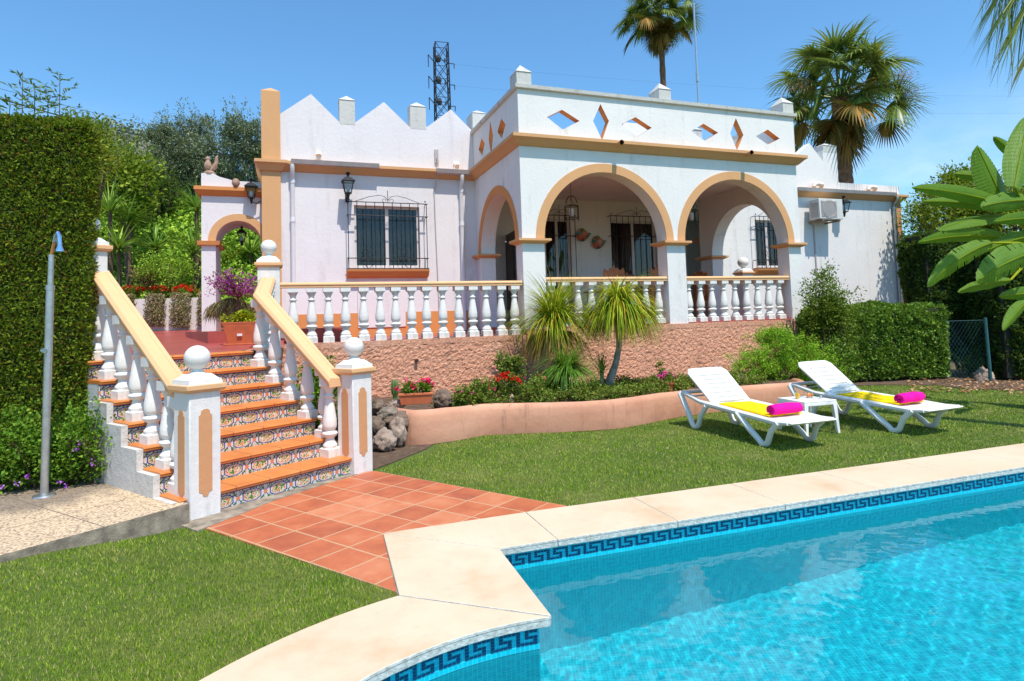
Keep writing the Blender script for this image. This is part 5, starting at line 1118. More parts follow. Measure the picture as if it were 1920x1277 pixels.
# ivy and ground plants on the bank
q=26000; xx=-19+14*rng.random(q); yy=15.8+7.2*rng.random(q); zz=np.array([bank(a,b) for a,b in zip(xx,yy)]); P=np.stack([xx,yy,zz+.15*rng.random(q)+.22*np.abs(np.sin(xx*2.1)*np.cos(yy*1.7+xx))],1)
P=np.repeat(P,3,0)+rng.normal(size=(q*3,3))*.09; n_=len(P)
tag(leaves('bank_ivy',P,rvec(n_)+np.array([0,-.6,.3]),rvec(n_)*.6+np.array([0,-.7,.9]),.15*(.5+.8*rng.random(n_)),.12,FO['ivy']),'bright green ivy covering the garden bank','ivy',kind='stuff')
# tall clipped shadowed hedge strip on the bank
hb=D(300,398,22.5); hq=thing('bank_hedge','dark clipped hedge strip along the top of the ivy bank','hedge',(hb.x-3,hb.y,3.4),R(4)); boxhedge(hq,None,0,6.5,0,1,0,hb.z-3.2,9000,.13,.07,FO['darkhedge'],dark_filler,wob=.1)
# yuccas
def yucca(px,py,dep,r,label,n=75,base=1.9,w=.05,droop=.5,mat='yucca',up=.35):
    c=D(px,py,dep); t=plant('yucca',label,'yucca',(c.x,c.y,base),'yuccas on the ivy bank'); top=c.z-base
    trunk(t,[(0,0,0),(.04,.0,top*.5),(0,0,top)],[.07,.055,.05],MAT['bark'])
    P,o_=clumps(10,(c.x,c.y,base+.35),(.45,.3,.35),60,.1,shell=.2); q=len(P); leaves('ground_foliage',P,o_+rvec(q),rvec(q)*.6+np.array([0,-.5,.8]),.13,.08,FO['ivy'],t,(c.x,c.y,base))
    sp=[]
    for i in range(n):
        d=rng.normal(size=3); d/=np.linalg.norm(d); d[2]=abs(d[2])*1.1-.25+up*.5; sp.append((np.array(c)-np.array([0,0,.15*rng.random()*r]),d,r*(.8+.35*rng.random()),w*(.8+.4*rng.random()),droop))
    blades('leaves',sp,FO[mat],t,(c.x,c.y,base),5); return t
yucca(292,462,15.9,.72,'spiky yucca with a star shaped head in the middle of the ivy bank')
yucca(206,392,16.5,1.05,'yucca with long light blades just right of the cypress hedge top',90)
yucca(222,462,16,.85,'darker yucca low beside the top left ball post',80)
yucca(240,412,17,.9,'yucca behind the star shaped one on the bank',70)
yucca(368,388,16.8,.9,'yucca with sunlit yellowish blades left of the gateway top',90,droop=.8)
yucca(362,470,16,.85,'dark green yucca directly left of the gateway pillar',90)
yucca(470,470,18.5,.85,'yucca seen through the gateway arch',80)
yucca(430,440,21,.9,'farther yucca seen high through the gateway arch',70)
tree('garden_bush','green bush seen through the gateway opening',450,500,19.5,1.2,.9,FO['broad'],90,50,.13,.06,.15,1.6,cat='bush')
tree('garden_bush','pale fluffy green bush above the geraniums on the bank',318,505,15.4,.75,.45,FO['ivy'],80,60,.05,.03,.09,1.7,cat='bush',tr_r=.05)
tree('garden_bush','reddish brown leaved bush above the geranium row',278,520,15.2,.28,.18,FO['brownhang'],24,40,.09,.03,.08,1.7,cat='bush',tr_r=.04)
# back planter wall with hanging succulents and geraniums
a=D(150,617,14.6); b_=D(376,614,14.9); zt=D(320,559,14.8).z; bz=fz(a)-.05
dv=(b_-a); ln_=math.hypot(dv.x,dv.y); an=math.atan2(dv.y,dv.x)
m=MB(); m.box(0,ln_,0,.35,0,zt-bz); m.box(0,ln_,.35,.9,0,zt-bz-.08,1); tag(m.build('back_planter_wall',[MAT['whiteL'],MAT['soil']],loc=(a.x,a.y,bz),rz=an),'low white planter wall at the back of the red patio','wall')
def hangers(px0,px1,label,i):
    t=plant('hanging_succulent',label,'plant',(D((px0+px1)/2,560,14.6)),'succulents hanging over the white planter wall'); L0=D(px0,600,14.6).x;L1=D(px1,600,14.6).x; q=2600; z0=D(px0,613 if i else 611,14.6).z; 
    P=np.stack([L0+(L1-L0)*rng.random(q),14.62+.16*rng.random(q)+.04*np.sin(rng.random(q)*9)-0,z0+(zt+.12-z0)*rng.random(q)],1); P[:,1]-=.12*np.sin(np.clip((P[:,2]-z0)/(zt-z0),0,1)*PI)*rng.random(q)
    leaves('foliage',P,rvec(q)*.7+np.array([0,-.5,-.5]),rvec(q)*.5+np.array([0,-1.,.2]),.05,.018,FO['succ'],t,tuple(t.location))
    P=P[:350]+np.array([0,-.05,0]); leaves('flowers',P,rvec(350),rvec(350)*.5+np.array([0,-1.,.2]),.018,.018,FO['palepink'],t,tuple(t.location))['kind']='stuff'
hangers(270,304,'left of the two full width mats of succulent hanging over the white planter wall',0); hangers(318,353,'right of the two full width mats of succulent hanging over the white planter wall',1); hangers(371,380,'narrow strip of hanging succulent beside the gateway pillar',0); hangers(236,246,'narrow strip of hanging succulent behind the left stair handrail',1)
def flowers(name,label,c,rad,nl,nf,mat,leafmat='ground',L=.06,fl=.035,cat='flowers',group=None,fz_=.5,cl=9):
    t=plant(name,label,cat,(c[0],c[1],c[2]-rad[2]),group)
    P,o_=clumps(max(6,nl//40),c,rad,40,min(rad)*.22,shell=.3); q=len(P)
    leaves('foliage',P,o_*.5+rvec(q)+np.array([0,0,.3]),rvec(q)*.6+np.array([0,0,1.]),L*(.6+.7*rng.random(q)),L*.7,FO[leafmat],t,tuple(t.location))
    d=rvec(nf); d[:,2]=np.abs(d[:,2]); hd_=np.array(c)+d*np.array(rad)*(.85+.3*rng.random((nf,1))); d2=np.repeat(hd_,cl,0)+rng.normal(size=(nf*cl,3))*fl*.5
    for h_ in hd_: P=h_+rng.normal(size=(cl,3))*fl*.5; leaves('bloom',P,rvec(cl),rvec(cl)*.7+np.array([0,-.4,.8]),fl,fl*.9,mat,t,tuple(t.location))
    return t
for x,l in ((250,'left end of the red geranium row on the back planter'),(296,'middle clump of the red geranium row on the back planter'),(345,'right end of the red geranium row beside the gateway')):
    c=D(x,546,14.95); flowers('red_geranium',l,c,(.30 if x!=296 else .26,.2,.13),500,40,FO['red'],'ground',.06,.035,group='red geraniums on the back planter')
# bougainvillea and weeping shrub by the gateway
c=D(444,530,10.6); t=plant('bougainvillea','sparse bougainvillea with magenta bracts in front of the gateway arch','shrub',(c.x,c.y,1.45))
sp=[];Pp=[]
for i in range(110):
    a_=rng.random()*6.28; d=np.array([math.cos(a_)*(.3+.9*rng.random()),math.sin(a_)*.8,.2+1.0*rng.random()]); d/=np.linalg.norm(d); L_=.40+.30*rng.random(); sp.append(((c.x+.02,c.y,c.z-.28),d,L_,.009,.5))
    for k in range(14): f=.35+.65*rng.random(); Pp.append(np.array([c.x,c.y,c.z-.28])+d*L_*f+rng.normal(size=3)*.025)
blades('branches',sp,MAT['bark'],t,(c.x,c.y,1.45),taper=False); trunk(t,[(0,0,0),(.02,0,c.z-1.45-.25)],[.03,.02],MAT['bark'])
Pp=np.array(Pp); k=rng.random(len(Pp))<.62; leaves('bracts',Pp[k],rvec(k.sum()),rvec(k.sum())+np.array([0,-.3,.6]),.042,.034,FO['boug'],t,(c.x,c.y,1.45))['kind']='stuff'; leaves('leaves',Pp[~k],rvec((~k).sum()),rvec((~k).sum())+np.array([0,0,.6]),.045,.02,FO['brownhang'],t,(c.x,c.y,1.45))
c=D(433,585,10.9); t=plant('weeping_shrub','brownish weeping succulent shrub on a short stump behind the square pot','shrub',(c.x,c.y,1.42)); trunk(t,[(0,0,-.1),(.02,0,.12),(0,0,.3)],[.09,.07,.09],MAT['greybark'])
sp=[]
for i in range(2600):
    a_=rng.random()*6.28; r_=.42*rng.random()**.5; e=math.cos(a_)*r_; f=math.sin(a_)*r_*.6; ztop=c.z+.26-.9*r_*r_-.16*rng.random()*(r_/.42); sp.append(((c.x+e,c.y+f,ztop),(e*.7+rng.normal()*.25,f*.7+rng.normal()*.25,-.5),.10+.16*rng.random(),.010,1.2))
blades('hanging_stems',sp,FO['brownhang'],t,(c.x,c.y,1.42),5)
# square terracotta pot
c=D(453,646,9.2); t=thing('square_plant_pot','square terracotta pot of yellow green leaves at the top right of the stairs','plant pot',(c.x,c.y,c.z),YAW-R(4))
m=MB(); m.frust(-.235,.235,-.2,.2,.285,.335,-.012); m.frust(-.17,.17,-.15,.15,.02,.29,-.052); m.build('pot',MAT['terracotta'],t,bevel=.006); m=MB(); m.box(-.22,.22,-.2,.2,0,.022); m.build('saucer',MAT['terracotta'],t,bevel=.004)
m=MB(); m.box(-.035,.035,-.192,-.186,.13,.165); m.build('sticker',MAT['pvc'],t)
P,o_=clumps(34,(0,0,.38),(.22,.18,.09),30,.03,shell=.2); q=len(P); leaves('foliage',P,o_+rvec(q)*.6,rvec(q)*.5+np.array([0,0,1.]),.045,.035,FO['lime'],t)
# ponytail palms
def pony(px,py,dep,base,label,n,L,up,trunkpts,tr,mat='pony',w=.019,droop=1.5,name='ponytail_palm',dry=0):
    c=D(px,py,dep); t=plant(name,label,'palm',(c.x,c.y,base),None)
    m=MB(); m.tube([(a_,b2,z_) for a_,b2,z_ in trunkpts]+[(0,0,c.z-base)],tr,10); m.build('trunk',MAT['greybark'],t,smooth=True); sp=[]
    for i in range(n):
        a_=rng.random()*6.28; e=rng.random(); rad=(.25+1.3*e)*up; d=(math.cos(a_)*rad,math.sin(a_)*rad,1.0-.3*e); sp.append((np.array(c)+rng.normal(size=3)*.02,d,L*(.75+.4*rng.random()),w*(.7+.5*rng.random()),droop*(.7+.6*rng.random())))
    blades('leaves',sp,FO[mat],t,(c.x,c.y,base),10)
    if dry:
        sp=[]
        for i in range(dry): a_=rng.random()*6.28; sp.append((np.array(c)-np.array([0,0,.04]),(math.cos(a_),math.sin(a_),.2),L*(.55+.45*rng.random()),w*.8,2.6))
        blades('dry_leaves',sp,FO['ponydry'],t,(c.x,c.y,base),8)
    return t
pony(1040,618,10.2,.3,'left ponytail palm with an upright green tuft before the porch column',1200,1.08,.70,[(.12,-.1,0),(.1,-.05,.25)],[.11,.07,.05],droop=2.0,dry=420)
pony(1160,588,9.85,.3,'right ponytail palm with yellow green drooping blades on a curved trunk',1300,1.0,.9,[(-.20,0,0),(-.17,0,.22),(-.08,0,.45),(-.02,0,.70)],[.11,.065,.05,.045,.045],droop=2.8,dry=260)
pony(1064,700,9.5,.3,'small grassy tuft between the two ponytail palms',1000,.66,1.2,[(-.12,0,0),(-.08,0,.1)],[.07,.05,.05],'ponyg',.013,1.7,'grass_tree')
pony(1128,700,9.9,.3,'narrow green shoot beside the base of the right ponytail palm',90,.40,.35,[(0,0,0)],[.03,.03],'ponyg',.010,1.2,'grass_tree')
# bed plants
def Wp(s,t,z): p=W(s,t,z); return (p.x,p.y,p.z)
def groundcover():
    Ps=[]
    for i in range(130):
        s=-2.0+5.6*rng.random()**1.2; t_=-2.45+1.5*rng.random() if s>-1.6 else -2.35+.6*rng.random(); 
        if s>1.4: t_=-2.15+.9*rng.random()
        h=.10 if s>0.3 else .16; c=Wp(s,t_,.32+h*.4); P,_=clumps(8,c,(.17,.17,h),40,.035,shell=.3); Ps.append(P)
    P=np.concatenate(Ps); q=len(P); return tag(leaves('ground_cover',P,rvec(q)+np.array([0,0,.4]),rvec(q)*.6+np.array([0,0,1.]),.035*(.6+.7*rng.random(q)),.022,FO['ground']),'low mixed ground cover filling the flower bed','ground cover',kind='stuff')
groundcover()
for (x,y,d,r,h,l) in ((868,748,8.22,.17,.14,'low bushy plant spilling over the left of the planter wall'),(900,738,8.35,.20,.19,'bushy plant with small dark red flowers over the planter wall'),(945,690,9.2,.13,.26,'tall leafy shoot left of the pair behind the red geraniums'),(972,695,9.2,.13,.24,'tall leafy shoot right of the pair behind the red geraniums'),(1000,728,8.9,.3,.17,'leafy plant right of the red geraniums')):
    c=D(x,y,d); flowers('bed_plant',l,c,(r,r,h),900,5 if y>700 else 1,FO['deeppink' if x!=868 else 'magenta'],'ground',.04,.02,'plant',cl=6)
c=D(950,716,8.7); flowers('red_geranium','bright red geraniums in the middle of the flower bed',c,(.23,.14,.10),500,16,FO['red'],'ground',.05,.03,cl=16)
c=D(914,724,8.6); flowers('dark_red_rose','dark red flower at the left of the red geraniums',c,(.04,.04,.04),60,2,simple('dark_red_petal',(.25,.005,.01),.5),'ground',.03,.03,cl=10)
c=D(963,748,8.3); flowers('pink_rose','single pale pink rose over the edge of the planter wall',c,(.03,.03,.03),50,2,FO['palepink'],'ground',.03,.035,cl=9)
def trailing(px,dep,zt,L,label):
    c=D(px,760,dep); t=plant('trailing_stem',label,'plant',(c.x,c.y,zt)); sp=[((c.x+.02*i,c.y,zt),(.1*(i-1),-.5,.3),L*(.6+.3*rng.random()),.006,3.0) for i in range(4)]; blades('stems',sp,FO['brownhang'],t,(c.x,c.y,zt)); 
    P=np.array([(c.x+rng.normal()*.03,c.y-.06+rng.normal()*.01,zt-L*.6*rng.random()) for i in range(22)]); leaves('leaves',P,rvec(22),rvec(22)+np.array([0,-1,0]),.03,.018,FO['ground'],t,(c.x,c.y,zt))
# trough and pots
c=D(780,757,8.05); t=thing('terracotta_trough','terracotta trough of bright pink geraniums on the left end of the planter','plant pot',(c.x,c.y,c.z),YAW*.4)
m=MB(); m.frust(-.19,.19,-.08,.08,0,.12,-.022); m.box(-.222,.222,-.112,.112,.12,.145); m.build('trough',MAT['terracotta'],t,bevel=.004)
for xc,n_ in ((-.1,5),(.1,7)):
    P,o_=clumps(16,(xc,0,.2),(.11,.09,.06),32,.022,shell=.2); q=len(P); leaves('foliage',P,o_+rvec(q)*.6,rvec(q)*.5+np.array([0,0,1.]),.035,.028,FO['lantana'],t)
d=np.array([(-.24,-.02,.20),(-.06,-.02,.25),(-.02,-.03,.22),(-.10,0,.27),(.08,-.02,.30),(.13,0,.28),(.18,-.02,.27),(.22,0,.24),(.16,-.03,.31),(.05,.02,.26)]); [leaves('bloom',h_+rng.normal(size=(15,3))*.016,rvec(15),rvec(15)+np.array([0,-.5,.5]),.032,.03,FO['deeppink'],t) for h_ in d]
c=D(741,748,8.25); t=plant('barrel_cactus','small upright ribbed cactus left of the pink geranium trough','cactus',(c.x,c.y,c.z)); m=MB(); vs=[];fs=[];N_=40
prf=[(.03,0),(.028,.04),(.045,.07),(.052,.13),(.05,.19),(.038,.235),(.015,.255),(.002,.26)]
for r_,z_ in prf:
    for k in range(N_): a_=2*PI*k/N_; rr=r_*(1+.10*math.cos(10*a_)); vs.append((rr*math.cos(a_),rr*math.sin(a_),z_))
for i in range(len(prf)-1):
    for k in range(N_): fs.append((i*N_+k,i*N_+(k+1)%N_,(i+1)*N_+(k+1)%N_,(i+1)*N_+k))
m.add(vs,fs); m.build('stem',FO['cactus'],t,smooth=True)
c=D(1252,728,9.6); t=thing('round_plant_pot','small round terracotta pot of magenta flowers at the right of the flower bed','plant pot',(c.x,c.y,.30)); m=MB(); m.lathe([(.07,0),(.10,.13),(.115,.135),(.115,.16),(.10,.16)],18); m.build('pot',MAT['terracotta'],t,smooth=True)
P,o_=clumps(20,(0,0,.2),(.13,.12,.08),25,.03,shell=.2); q=len(P); leaves('foliage',P,o_+rvec(q),rvec(q)+np.array([0,0,1.]),.035,.02,FO['ground'],t); [leaves('bloom',h_+rng.normal(size=(14,3))*.016,rvec(14),rvec(14)+np.array([0,-.5,.5]),.028,.026,FO['magenta'],t) for h_ in rvec(8)*np.array([.13,.1,.05])+np.array([0,-.03,.26])]
c=D(1240,690,10.1); flowers('bed_plant','thin upright shoots with orange tips beside the round pot',c,(.10,.08,.26),220,3,FO['ponydry'],'ground',.035,.02,'plant')
# pipe stub in the wall
s_,t_,z_=F(781,676,-.05); m=MB(); m.tube([(0,.1,0),(0,-.03,0)],.028,12); tag(m.build('drain_pipe_stub',MAT['dark'],loc=W(s_,-.06,z_),rz=YAW),'short drain pipe stub sticking out of the rough pink wall','pipe')
# rocks
def rockobj(px,py,dep,sx,sy,sz,label,mat,z=None,seed=0):
    c=D(px,py,dep); bm=bmesh.new(); bmesh.ops.create_icosphere(bm,subdivisions=4,radius=1)
    for v_ in bm.verts:
        p=v_.co.copy(); n_=noise.noise(p*1.3+Vector((seed,0,0)))*.35+noise.noise(p*3+Vector((seed,3,0)))*.18+abs(noise.noise(p*4+Vector((seed,3,0))))*.30-abs(noise.noise(p*9+Vector((seed,3,0))))*.12; p=p*(1+n_); v_.co=Vector((p.x*sx,p.y*sy,p.z*sz))
    me=bpy.data.meshes.new('rock'); bm.to_mesh(me); bm.free(); me.materials.append(MAT[mat]); me.polygons.foreach_set('use_smooth',[True]*len(me.polygons))
    o=bpy.data.objects.new('rock',me); C.objects.link(o); o.location=(c.x,c.y,c.z if z is None else z); tag(o,label,'rock','rocks at the end of the planter wall')
for i,a_ in enumerate(((748,808,7.55,.10,.10,.16,'tall pale pinkish rock leaning on the left end of the planter wall','rockp'),(720,826,7.35,.13,.12,.12,'rough grey and pink rock lowest beside the right newel post','rockp'),(727,777,7.75,.13,.12,.09,'slanted grey rock above the pinkish one','rock'),(745,790,7.7,.17,.14,.10,'flat brown rock in the middle of the rock pile','rockb'),(708,765,7.9,.11,.10,.09,'small brown rock half hidden by the newel ball post','rockb'),(742,758,8.05,.11,.09,.05,'small reddish rock under the cactus','rockp'),(830,750,8.3,.12,.10,.13,'greenish brown rock right of the pink geranium trough','rockb'),(702,800,7.6,.12,.12,.12,'brown rock right behind the right newel post','rockb'))): rockobj(*a_,seed=i*7.3)
rockobj(1392,722,10.6,.17,.14,.16,'brown boulder at the foot of the bright green shrub','rockb',seed=50)
rockobj(1846,710,12.2,.17,.15,.20,'pale rock beside the teal fence post','rockp',seed=60)
# plants beside the stairs
c=D(600,738,7.9); flowers('stair_side_bush','green bush seen between the right stair balusters',c,(.28,.25,.45),2600,1,FO['ponydry'],'lantana',.05,.02,'bush')
# right-hand shrubs
def mound(name,label,c,rad,n,per,spread,L,Wd,mat,cat='shrub',shell=.4,up=.3,stems=14,zmin=None):
    t=plant(name,label,cat,(c[0],c[1],0)); sp=[((c[0]+rng.normal()*.08,c[1]+rng.normal()*.08,0),(rng.normal()*.5,rng.normal()*.5,1.2),c[2]*1.0,.02,.2) for i in range(stems)]; blades('stems',sp,MAT['bark'],t,(c[0],c[1],0),taper=False)
    crown('foliage',c,rad,n,per,spread,L,Wd,mat,t,(c[0],c[1],0),shell=shell,up=up,zmin=zmin); return t
c=D(1462,668,11.0); 
t=plant('bright_green_shrub','spreading bright green fine leaved shrub behind the loungers','shrub',(c.x,c.y,0)); Ps=[]
for dx,dz_,rx,rz2 in ((-.55,-.2,.42,.36),(-.15,.1,.45,.42),(.3,.02,.5,.46),(-.3,-.25,.5,.35),(.1,-.3,.5,.35),(.6,-.2,.38,.42),(0,.32,.3,.2)):
    P,_=clumps(95,(c.x+dx,c.y+rng.normal()*.12,c.z+dz_-.0),(rx,.4,rz2),38,.038,shell=.5); Ps.append(P)
P=np.concatenate(Ps); P=P[P[:,2]>.03]; q=len(P); leaves('foliage',P,rvec(q)+np.array([0,-.1,.5]),rvec(q)*.7+np.array([0,-.2,1.]),.042*(.6+.8*rng.random(q)),.014,FO['shrub'],t,(c.x,c.y,0))
blades('stems',[((c.x+rng.normal()*.1,c.y,0),(rng.normal()*.8,rng.normal()*.3,1),.8,.02,.2) for i in range(20)],MAT['bark'],t,(c.x,c.y,0),taper=False)
c=D(1552,600,12.4); mound('loose_shrub','loose twiggy shrub against the white right wing wall',c,(.52,.45,1.08),330,30,.065,.06,.03,FO['loose'],shell=.25,stems=26,zmin=.1)
c=D(1560,690,12.0); mound('loose_shrub','shaded lower shrub between the bright shrub and the clipped hedge',c,(.45,.35,.55),110,34,.06,.055,.03,FO['hedge'],shell=.3,zmin=.05)
sp=[];c=D(1585,560,12.4)
t=plant('arching_twigs','thin leafy twigs arching right across the white wall','plant',(c.x,c.y,.6)); Pp=[]
for i in range(7):
    d=np.array([1,.0,.5-.16*i]); d/=np.linalg.norm(d); L_=.55+.25*rng.random(); p0=np.array([c.x-.2,c.y-.05,c.z+.1-.03*i]); sp.append((p0,d,L_,.006,.8)); dd=d.copy(); p=p0.copy()
    for k in range(9): p=p+dd*L_/9; dd=dd+np.array([0,0,-.09]); Pp+= [p+rng.normal(size=3)*.02 for _ in range(2)]
blades('twigs',sp,MAT['bark'],t,(c.x,c.y,.6),taper=False); Pp=np.array(Pp); q=len(Pp); leaves('leaves',Pp,rvec(q)+np.array([.5,0,-.3]),rvec(q)+np.array([0,-.5,.6]),.065,.026,FO['loose'],t,(c.x,c.y,.6))
h1=thing('clipped_hedge','low clipped glossy green hedge at the back of the lawn','hedge',(6.35,12.45,0),R(6)); boxhedge(h1,None,-.2,2.75,0,1.0,.06,1.52,42000,.062,.042,FO['hedge'],dark_filler,wob=.09,rcorner=.22)
h2=thing('tall_dark_hedge','tall dark hedge beside the right wing corner','hedge',(8.62,13.5,0),R(-2)); boxhedge(h2,None,.42,1.75,-.1,.95,.3,3.15,30000,.07,.045,FO['darkhedge'],dark_filler,wob=.16,rcorner=.25)
h3=thing('tall_dark_hedge','dark overgrown hedge at the right edge of the garden behind the banana plant','hedge',(9.9,12.0,0),R(-10)); boxhedge(h3,None,-.35,4.6,0,1.6,.05,2.75,60000,.08,.055,FO['darkhedge'],dark_filler,wob=.22,rcorner=.35)
tree('broadleaf_tree','sunlit yellow green tree between the right wing and the banana leaves',1788,410,17,1.25,.75,FO['broad'],170,50,.12,.05,.15,0)
tree('broadleaf_tree','taller leafy tree top behind the highest banana leaves',1812,352,18,.75,.55,FO['broad'],70,50,.12,.05,.14,0)
tree('broadleaf_tree','leafy tree behind the banana plant at the right edge of the photo',1905,430,16,1.4,1.3,FO['broad'],200,50,.13,.06,.16,0)
c=D(1815,688,13.2); t=plant('strappy_plant','bright strappy leaved plant beside the teal fence post','plant',(c.x,c.y,0)); blades('leaves',[((c.x+rng.normal()*.1,c.y+rng.normal()*.1,.1),(rng.normal()*.6,rng.normal()*.6-.2,1),.55+.3*rng.random(),.03,1.4) for i in range(70)],FO['yucca'],t,(c.x,c.y,0))
# fence with teal posts
fb=G(1858,716); fn=thing('wire_fence','old wire mesh fence with a teal post in the gap of the right hedges','fence',(fb.x,fb.y,0)); m=MB(); m.tube([(0,0,0),(-.02,0,1.25)],.03,8); m.build('post',MAT['tealpost'],fn); m=MB()
for i in range(11):
    x=-.75+.75*i/10
    for sg in (-1,1):
        xe=max(-.75,min(0,x+sg*.75)); m.tube([(x,.06,.1),(xe,.06,.1+abs(xe-x)*1.45)],.0014,3); m.tube([(x,.06,1.18),(xe,.06,1.18-abs(xe-x)*1.45)],.0014,3)
m.tube([(-.75,.06,1.2),(0,.06,1.2)],.004,4); m.build('mesh',MAT['tealpost'],fn)
# leaf litter
P=np.array([list(G(1700+260*rng.random(),712+24*rng.random(),.02)) for i in range(260)]); P[:,2]+=.02*rng.random(260); tag(leaves('leaf_litter',P,rvec(260)*np.array([1,1,.2]),rvec(260)*.3+np.array([0,0,1.]),.09,.05,foliage('dry_leaf_litter',(.12,.05,.02),(.30,.16,.08),(.45,.30,.18),tr=.1)),'dry fallen leaves on the soil by the right hedges','fallen leaves',kind='stuff')
# banana / bird of paradise plant
bb=D(1975,640,8.7); bn=plant('banana_plant','large banana plant with broad torn green leaves at the right edge','banana plant',(bb.x,bb.y,0))
def bleaf(p0,p1,wpx,dep0,dep1,bend=.12,roll=0,torn=0,pet=.18):
    A=np.array(D(*p0,dep0));B=np.array(D(*p1,dep1)); L_=np.linalg.norm(B-A); w=wpx/FPX*dep0; d=(B-A)/L_; s=np.cross(d,[0,-1,.25]); s/=np.linalg.norm(s); nn=np.cross(s,d); s2=s*math.cos(roll)+nn*math.sin(roll); n2=np.cross(s2,d)
    n_=64; vs=[];fs=[];uv=[]; m=MB(Matrix.Translation((-bb.x,-bb.y,0)))
    for i in range(n_+1):
        f=i/n_; c=A+(B-A)*f+np.array([0,0,1.])*bend*L_*4*f*(1-f)*.6
        ww=w*(math.sin(PI*min(1,f*.93+.07))**.55)*(1-.15*f)
        if f>.93: ww*=max(.12,(1-f)/.07)**.5
        rip=.012*math.sin(i*1.9)
        for j,e in enumerate((-1,-.6,-.2,0,.2,.6,1)):
            sag=-abs(e)*ww*.10-(abs(e)**2)*ww*.12; q=c+s2*e*ww/2+n2*(sag+rip*abs(e)*.4)+np.array([0,0,-.03])*abs(e)*min(torn,2)*.12*math.sin(i*.35+e); vs.append(tuple(q))
    W7=7; tl=set(int(3+rng.random()*(n_-6)) for _ in range(torn)); tr_=set(int(3+rng.random()*(n_-6)) for _ in range(torn))
    uvs=[];E=(-1,-.6,-.2,0,.2,.6,1)
    for i in range(n_):
        for j in range(6):
            if (i in tl and j<1) or (i in tr_ and j>4): continue
            k=i*W7+j; fs.append((k,k+1,k+W7+1,k+W7)); uvs.append([(i/n_,E[j]),(i/n_,E[j+1]),((i+1)/n_,E[j+1]),((i+1)/n_,E[j])])
    m.add(vs,fs,0,uvs); m.build('leaf',MAT['banana'],bn,smooth=True)
    m=MB(Matrix.Translation((-bb.x,-bb.y,0))); hub=np.array(D(1958,470,8.7)); m.tube([tuple(hub),tuple((hub+A)/2+np.array([0,0,.05])),tuple(A)],[.03,.022,.014],6); m.tube([tuple(A+(B-A)*f+np.array([0,0,1.])*bend*L_*4*f*(1-f)*.6) for f in np.linspace(0,.95,10)],[.012]*5+[.008]*5,5); m.build('midrib',FO['lime'],bn,smooth=True)
for a_ in (((1905,392),(1708,352),30,8.5,8.1,.06,.5,0),((1880,392),(1728,378),22,8.8,8.6,.05,.3,0),((1886,385),(1832,272),60,8.4,8.5,.0,0,0),((1902,350),(1928,215),52,8.2,8.6,.0,.2,0),((1915,300),(1862,256),22,8.9,8.9,.03,.5,0),((1900,405),(1758,432),34,8.7,8.3,.08,-.6,0),
  ((1885,445),(1720,455),30,8.6,8.2,.06,.7,1),((1860,455),(1738,538),38,8.3,8.0,.10,.2,5),((1945,470),(1830,528),60,8.0,7.7,.06,.3,5),((1895,525),(1795,548),22,8.4,8.2,.04,.2,1),((1935,375),(1838,388),40,8.3,8.1,.05,.2,4),((1855,335),(1788,326),20,9.0,9.0,.05,.3,1),((1965,408),(1862,416),26,8.0,7.8,.03,.6,1),((1960,548),(1872,556),26,8.3,8.2,.02,.5,0),((1950,440),(1850,470),30,8.6,8.4,.06,.4,2),((1955,330),(1935,215),40,8.7,8.9,0,.1,2),((1930,560),(1880,620),26,8.3,8.1,.05,.2,1)): bleaf(*a_)
m=MB()
for i in range(3): m.tube([(.15*(i-1),.05*i,0),(.12*(i-1),.0,.9),(.02,0,1.6+.4*i)],[.12,.10,.05],10)
m.build('stem',FO['lime'],bn,smooth=True)
